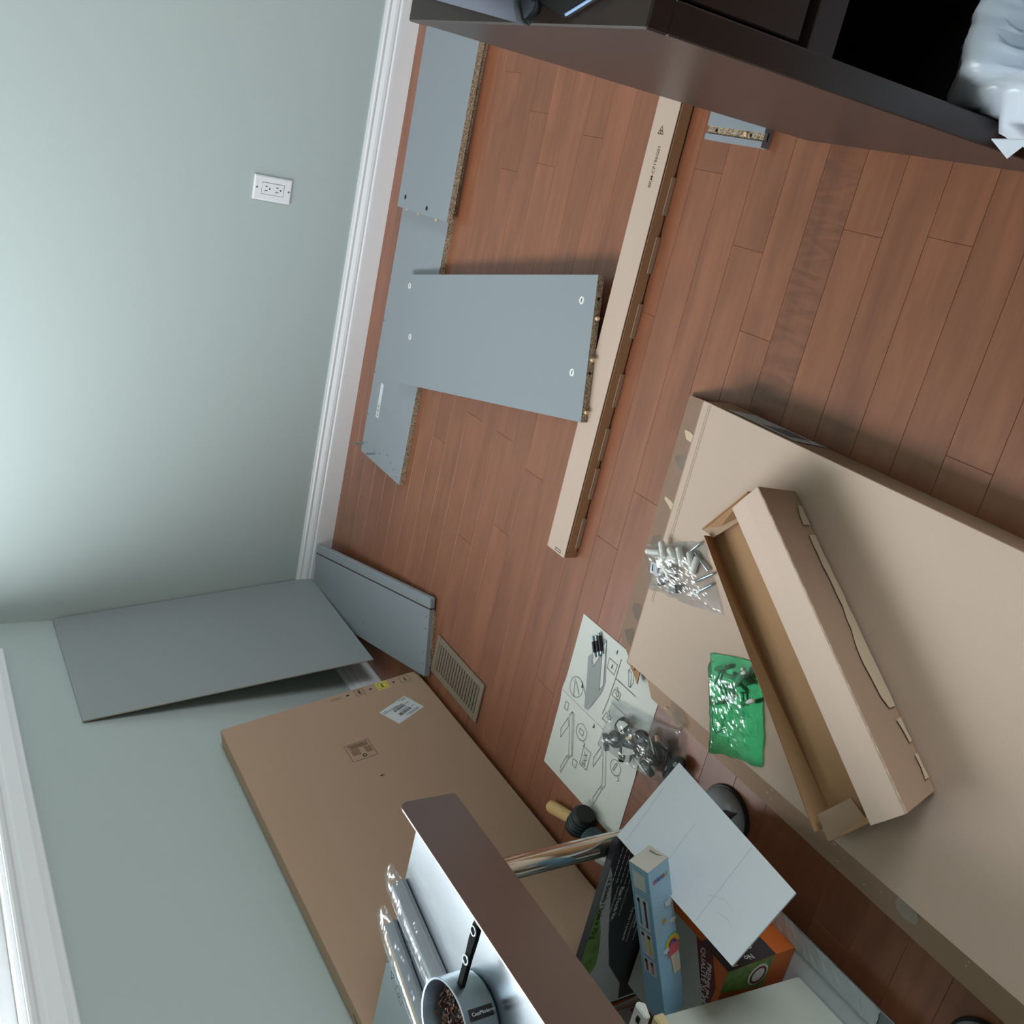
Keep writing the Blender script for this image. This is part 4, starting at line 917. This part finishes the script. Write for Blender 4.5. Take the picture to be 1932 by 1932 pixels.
# blue pencil carton
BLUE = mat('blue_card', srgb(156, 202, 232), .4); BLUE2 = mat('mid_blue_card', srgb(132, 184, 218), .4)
pb = root('pencil_box', (.53, -2.13, .24), 'light blue dotted pencil box lying across the black food box', 'box')
P0 = Vector((.691, -2.137, .372)); PE = Vector((.434, -2.180, .284)); pa = (PE-P0); PL = pa.length+.042; pa.normalize()
w1 = Vector((-.02, .036, .0)); w1 = (w1-pa*w1.dot(pa)).normalized(); w2 = pa.cross(w1).normalized(); w2 = w2 if w2.z < 0 else -w2
PW1, PW2 = .041, .047
fbox('box_body', P0, pa*PL, w1*PW1, w2*PW2, BLUE, pb, .0006)
def t1(l, w_, e=.0006): return P0+pa*l+w1*w_-w2*e       # upper side
def t2(l, w_, e=.0006): return P0+pa*l+w2*w_-w1*e       # camera side
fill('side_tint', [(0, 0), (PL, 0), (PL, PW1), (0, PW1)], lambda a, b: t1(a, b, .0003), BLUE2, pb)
for l0, l1 in ((.012, .045), (.062, .128), (.134, .186), (.192, .226)):
    fill('product_window', [(l0, .008), (l1, .008), (l1, .035), (l0, .035)], t1, LABEL, pb)
for l0, l1, cols in ((.066, .122, ((60, 140, 190), (40, 50, 110))), (.138, .180, ((190, 200, 205), (220, 200, 60))), (.196, .222, ((170, 40, 60), (200, 120, 130)))):
    for k, c in enumerate(cols):
        b_ = .026 if k == 0 else .013
        fill('pencil_picture', [(l0, b_), (l1, b_), (l1, b_+.005), (l0, b_+.005)], lambda a, b: t1(a, b, .0009), mat('pencil_print', srgb(*c), .5), pb)
        fill('pencil_cap', [(l0, b_-.0005), (l0+.007, b_-.0005), (l0+.007, b_+.0055), (l0, b_+.0055)], lambda a, b: t1(a, b, .0012), INKB, pb)
bm = bmesh.new()
def dot(P, l, w_, s): bm.faces.new([bm.verts.new(P(l+s*math.cos(i*1.0472), w_+s*math.sin(i*1.0472))) for i in range(6)])
for i in range(24):
    for j in range(9):
        l, w_ = .005+i*.0056, .004+j*.005+(.0 if i % 2 else .0012)
        if not (.018 < l < .030 and .008 < w_ < .04): dot(t2, l, w_, .0013)
for i in range(11):
    for j in range(8):
        l = .003+i*.0055
        if (l > .045 or l < .012): dot(t1, l, .003+j*.005, .0011)
from_bm('polka_dots', bm, WINK, pb)
for i, ch in enumerate('CHENGLI'):
    text('lettering', ch, .0088, t2(.028, .008+.0045*i*1.12, .001), w2, -pa, mat('letter_colour', srgb(*((200, 60, 70), (120, 80, 160), (70, 110, 180), (90, 90, 140), (190, 70, 110), (220, 190, 60), (150, 190, 70))[i]), .5), pb, .0005)
WHT = WINK
def blob(name, cl, cw, r, m, e=.0012, sq=.75): 
    fill(name, [(cl+r*sq*(1+.16*math.cos(6*a))*math.cos(a), cw+r*(1+.16*math.cos(6*a))*math.sin(a)) for a in [i*math.pi/12 for i in range(24)]], lambda a, b: t2(a, b, e), m, pb)
blob('printed_cloud', .082, .036, .009, WHT); blob('printed_cloud', .122, .041, .007, WHT); blob('printed_cloud', .172, .018, .007, WHT, .0024)
blob('printed_sun', .112, .022, .005, mat('sun_orange', srgb(226, 160, 60), .5))
for k, c in enumerate(((190, 210, 60), (240, 200, 60), (226, 120, 60), (60, 60, 130))):
    r1_, r2_ = .021-.0035*k, .0176-.0035*k; arc = [math.pi*.5+math.pi*i/10 for i in range(11)]
    fill('printed_rainbow', [(.170+r1_*math.cos(a), .034+r1_*math.sin(a)*.8) for a in arc]+[(.170+r2_*math.cos(a), .034+r2_*math.sin(a)*.8) for a in arc[::-1]], lambda a, b: t2(a, b, .0015), mat('rainbow', srgb(*c), .5), pb)
fill('printed_house', [(.186, .026), (.232, .030), (.232, .046), (.186, .046)], lambda a, b: t2(a, b, .0018), mat('house_cream', srgb(232, 214, 190), .5), pb)
fill('printed_roof', [(.168, .028), (.190, .019), (.190, .0465), (.168, .0465)], lambda a, b: t2(a, b, .0021), mat('roof_pink', srgb(222, 96, 110), .5), pb)
fill('printed_window', [(.196, .038), (.222, .039), (.222, .045), (.196, .045)], lambda a, b: t2(a, b, .0024), WHT, pb)
fbox('end_flap', P0-pa*.0012, w1*PW1, w2*PW2, pa*.0010, mat('grey_board', srgb(186, 182, 174), .8), pb)
prism('torn_tab', [P0+w1*.004+w2*.046, P0+w1*.036+w2*.047, P0+w1*.030+w2*.036-pa*.007, P0+w1*.016+w2*.038-pa*.004], w2*.0008, bpy.data.materials['grey_board'], pb)
# pale panel box standing on end in the tub
PALE = mat('pale_grey_green', srgb(196, 202, 192), .55, noise_col=(30, .03))
pp = root('pale_plastic_case', (.40, -2.3, .009), 'pale grey green plastic case standing on end in the white carton', 'case')
q0, q1 = Vector((.446, -2.2275, .0092)), Vector((.446, -2.2050, .318))
prism('case_shell', [q0, q1, q1+Vector((0, -.235, 0)), q0+Vector((0, -.225, 0))], (-.085, 0, 0), PALE, pp, .003, None, False)
prism('cream_corner', [q1+Vector((.001, .0035, -.012)), q1+Vector((.001, .004, .010)), q1+Vector((.001, -.035, .012)), q1+Vector((.001, -.032, -.004))], (-.087, 0, 0), mat('cream_plastic', srgb(222, 204, 156), .5), pp, .002)
cp_ = prism('white_clip', [q1+Vector((-.004, .006, .012)), q1+Vector((-.002, .030, .004)), q1+Vector((-.004, .040, .012)), q1+Vector((-.006, .036, .020)), q1+Vector((-.008, .010, .0185))], (-.050, 0, 0), WPL, pp, .0015)
box('clip_eye', q1.x-.030, q1.x-.018, q1.y+.018, q1.y+.026, q1.z+.0165, q1.z+.0205, INKB, cp_)
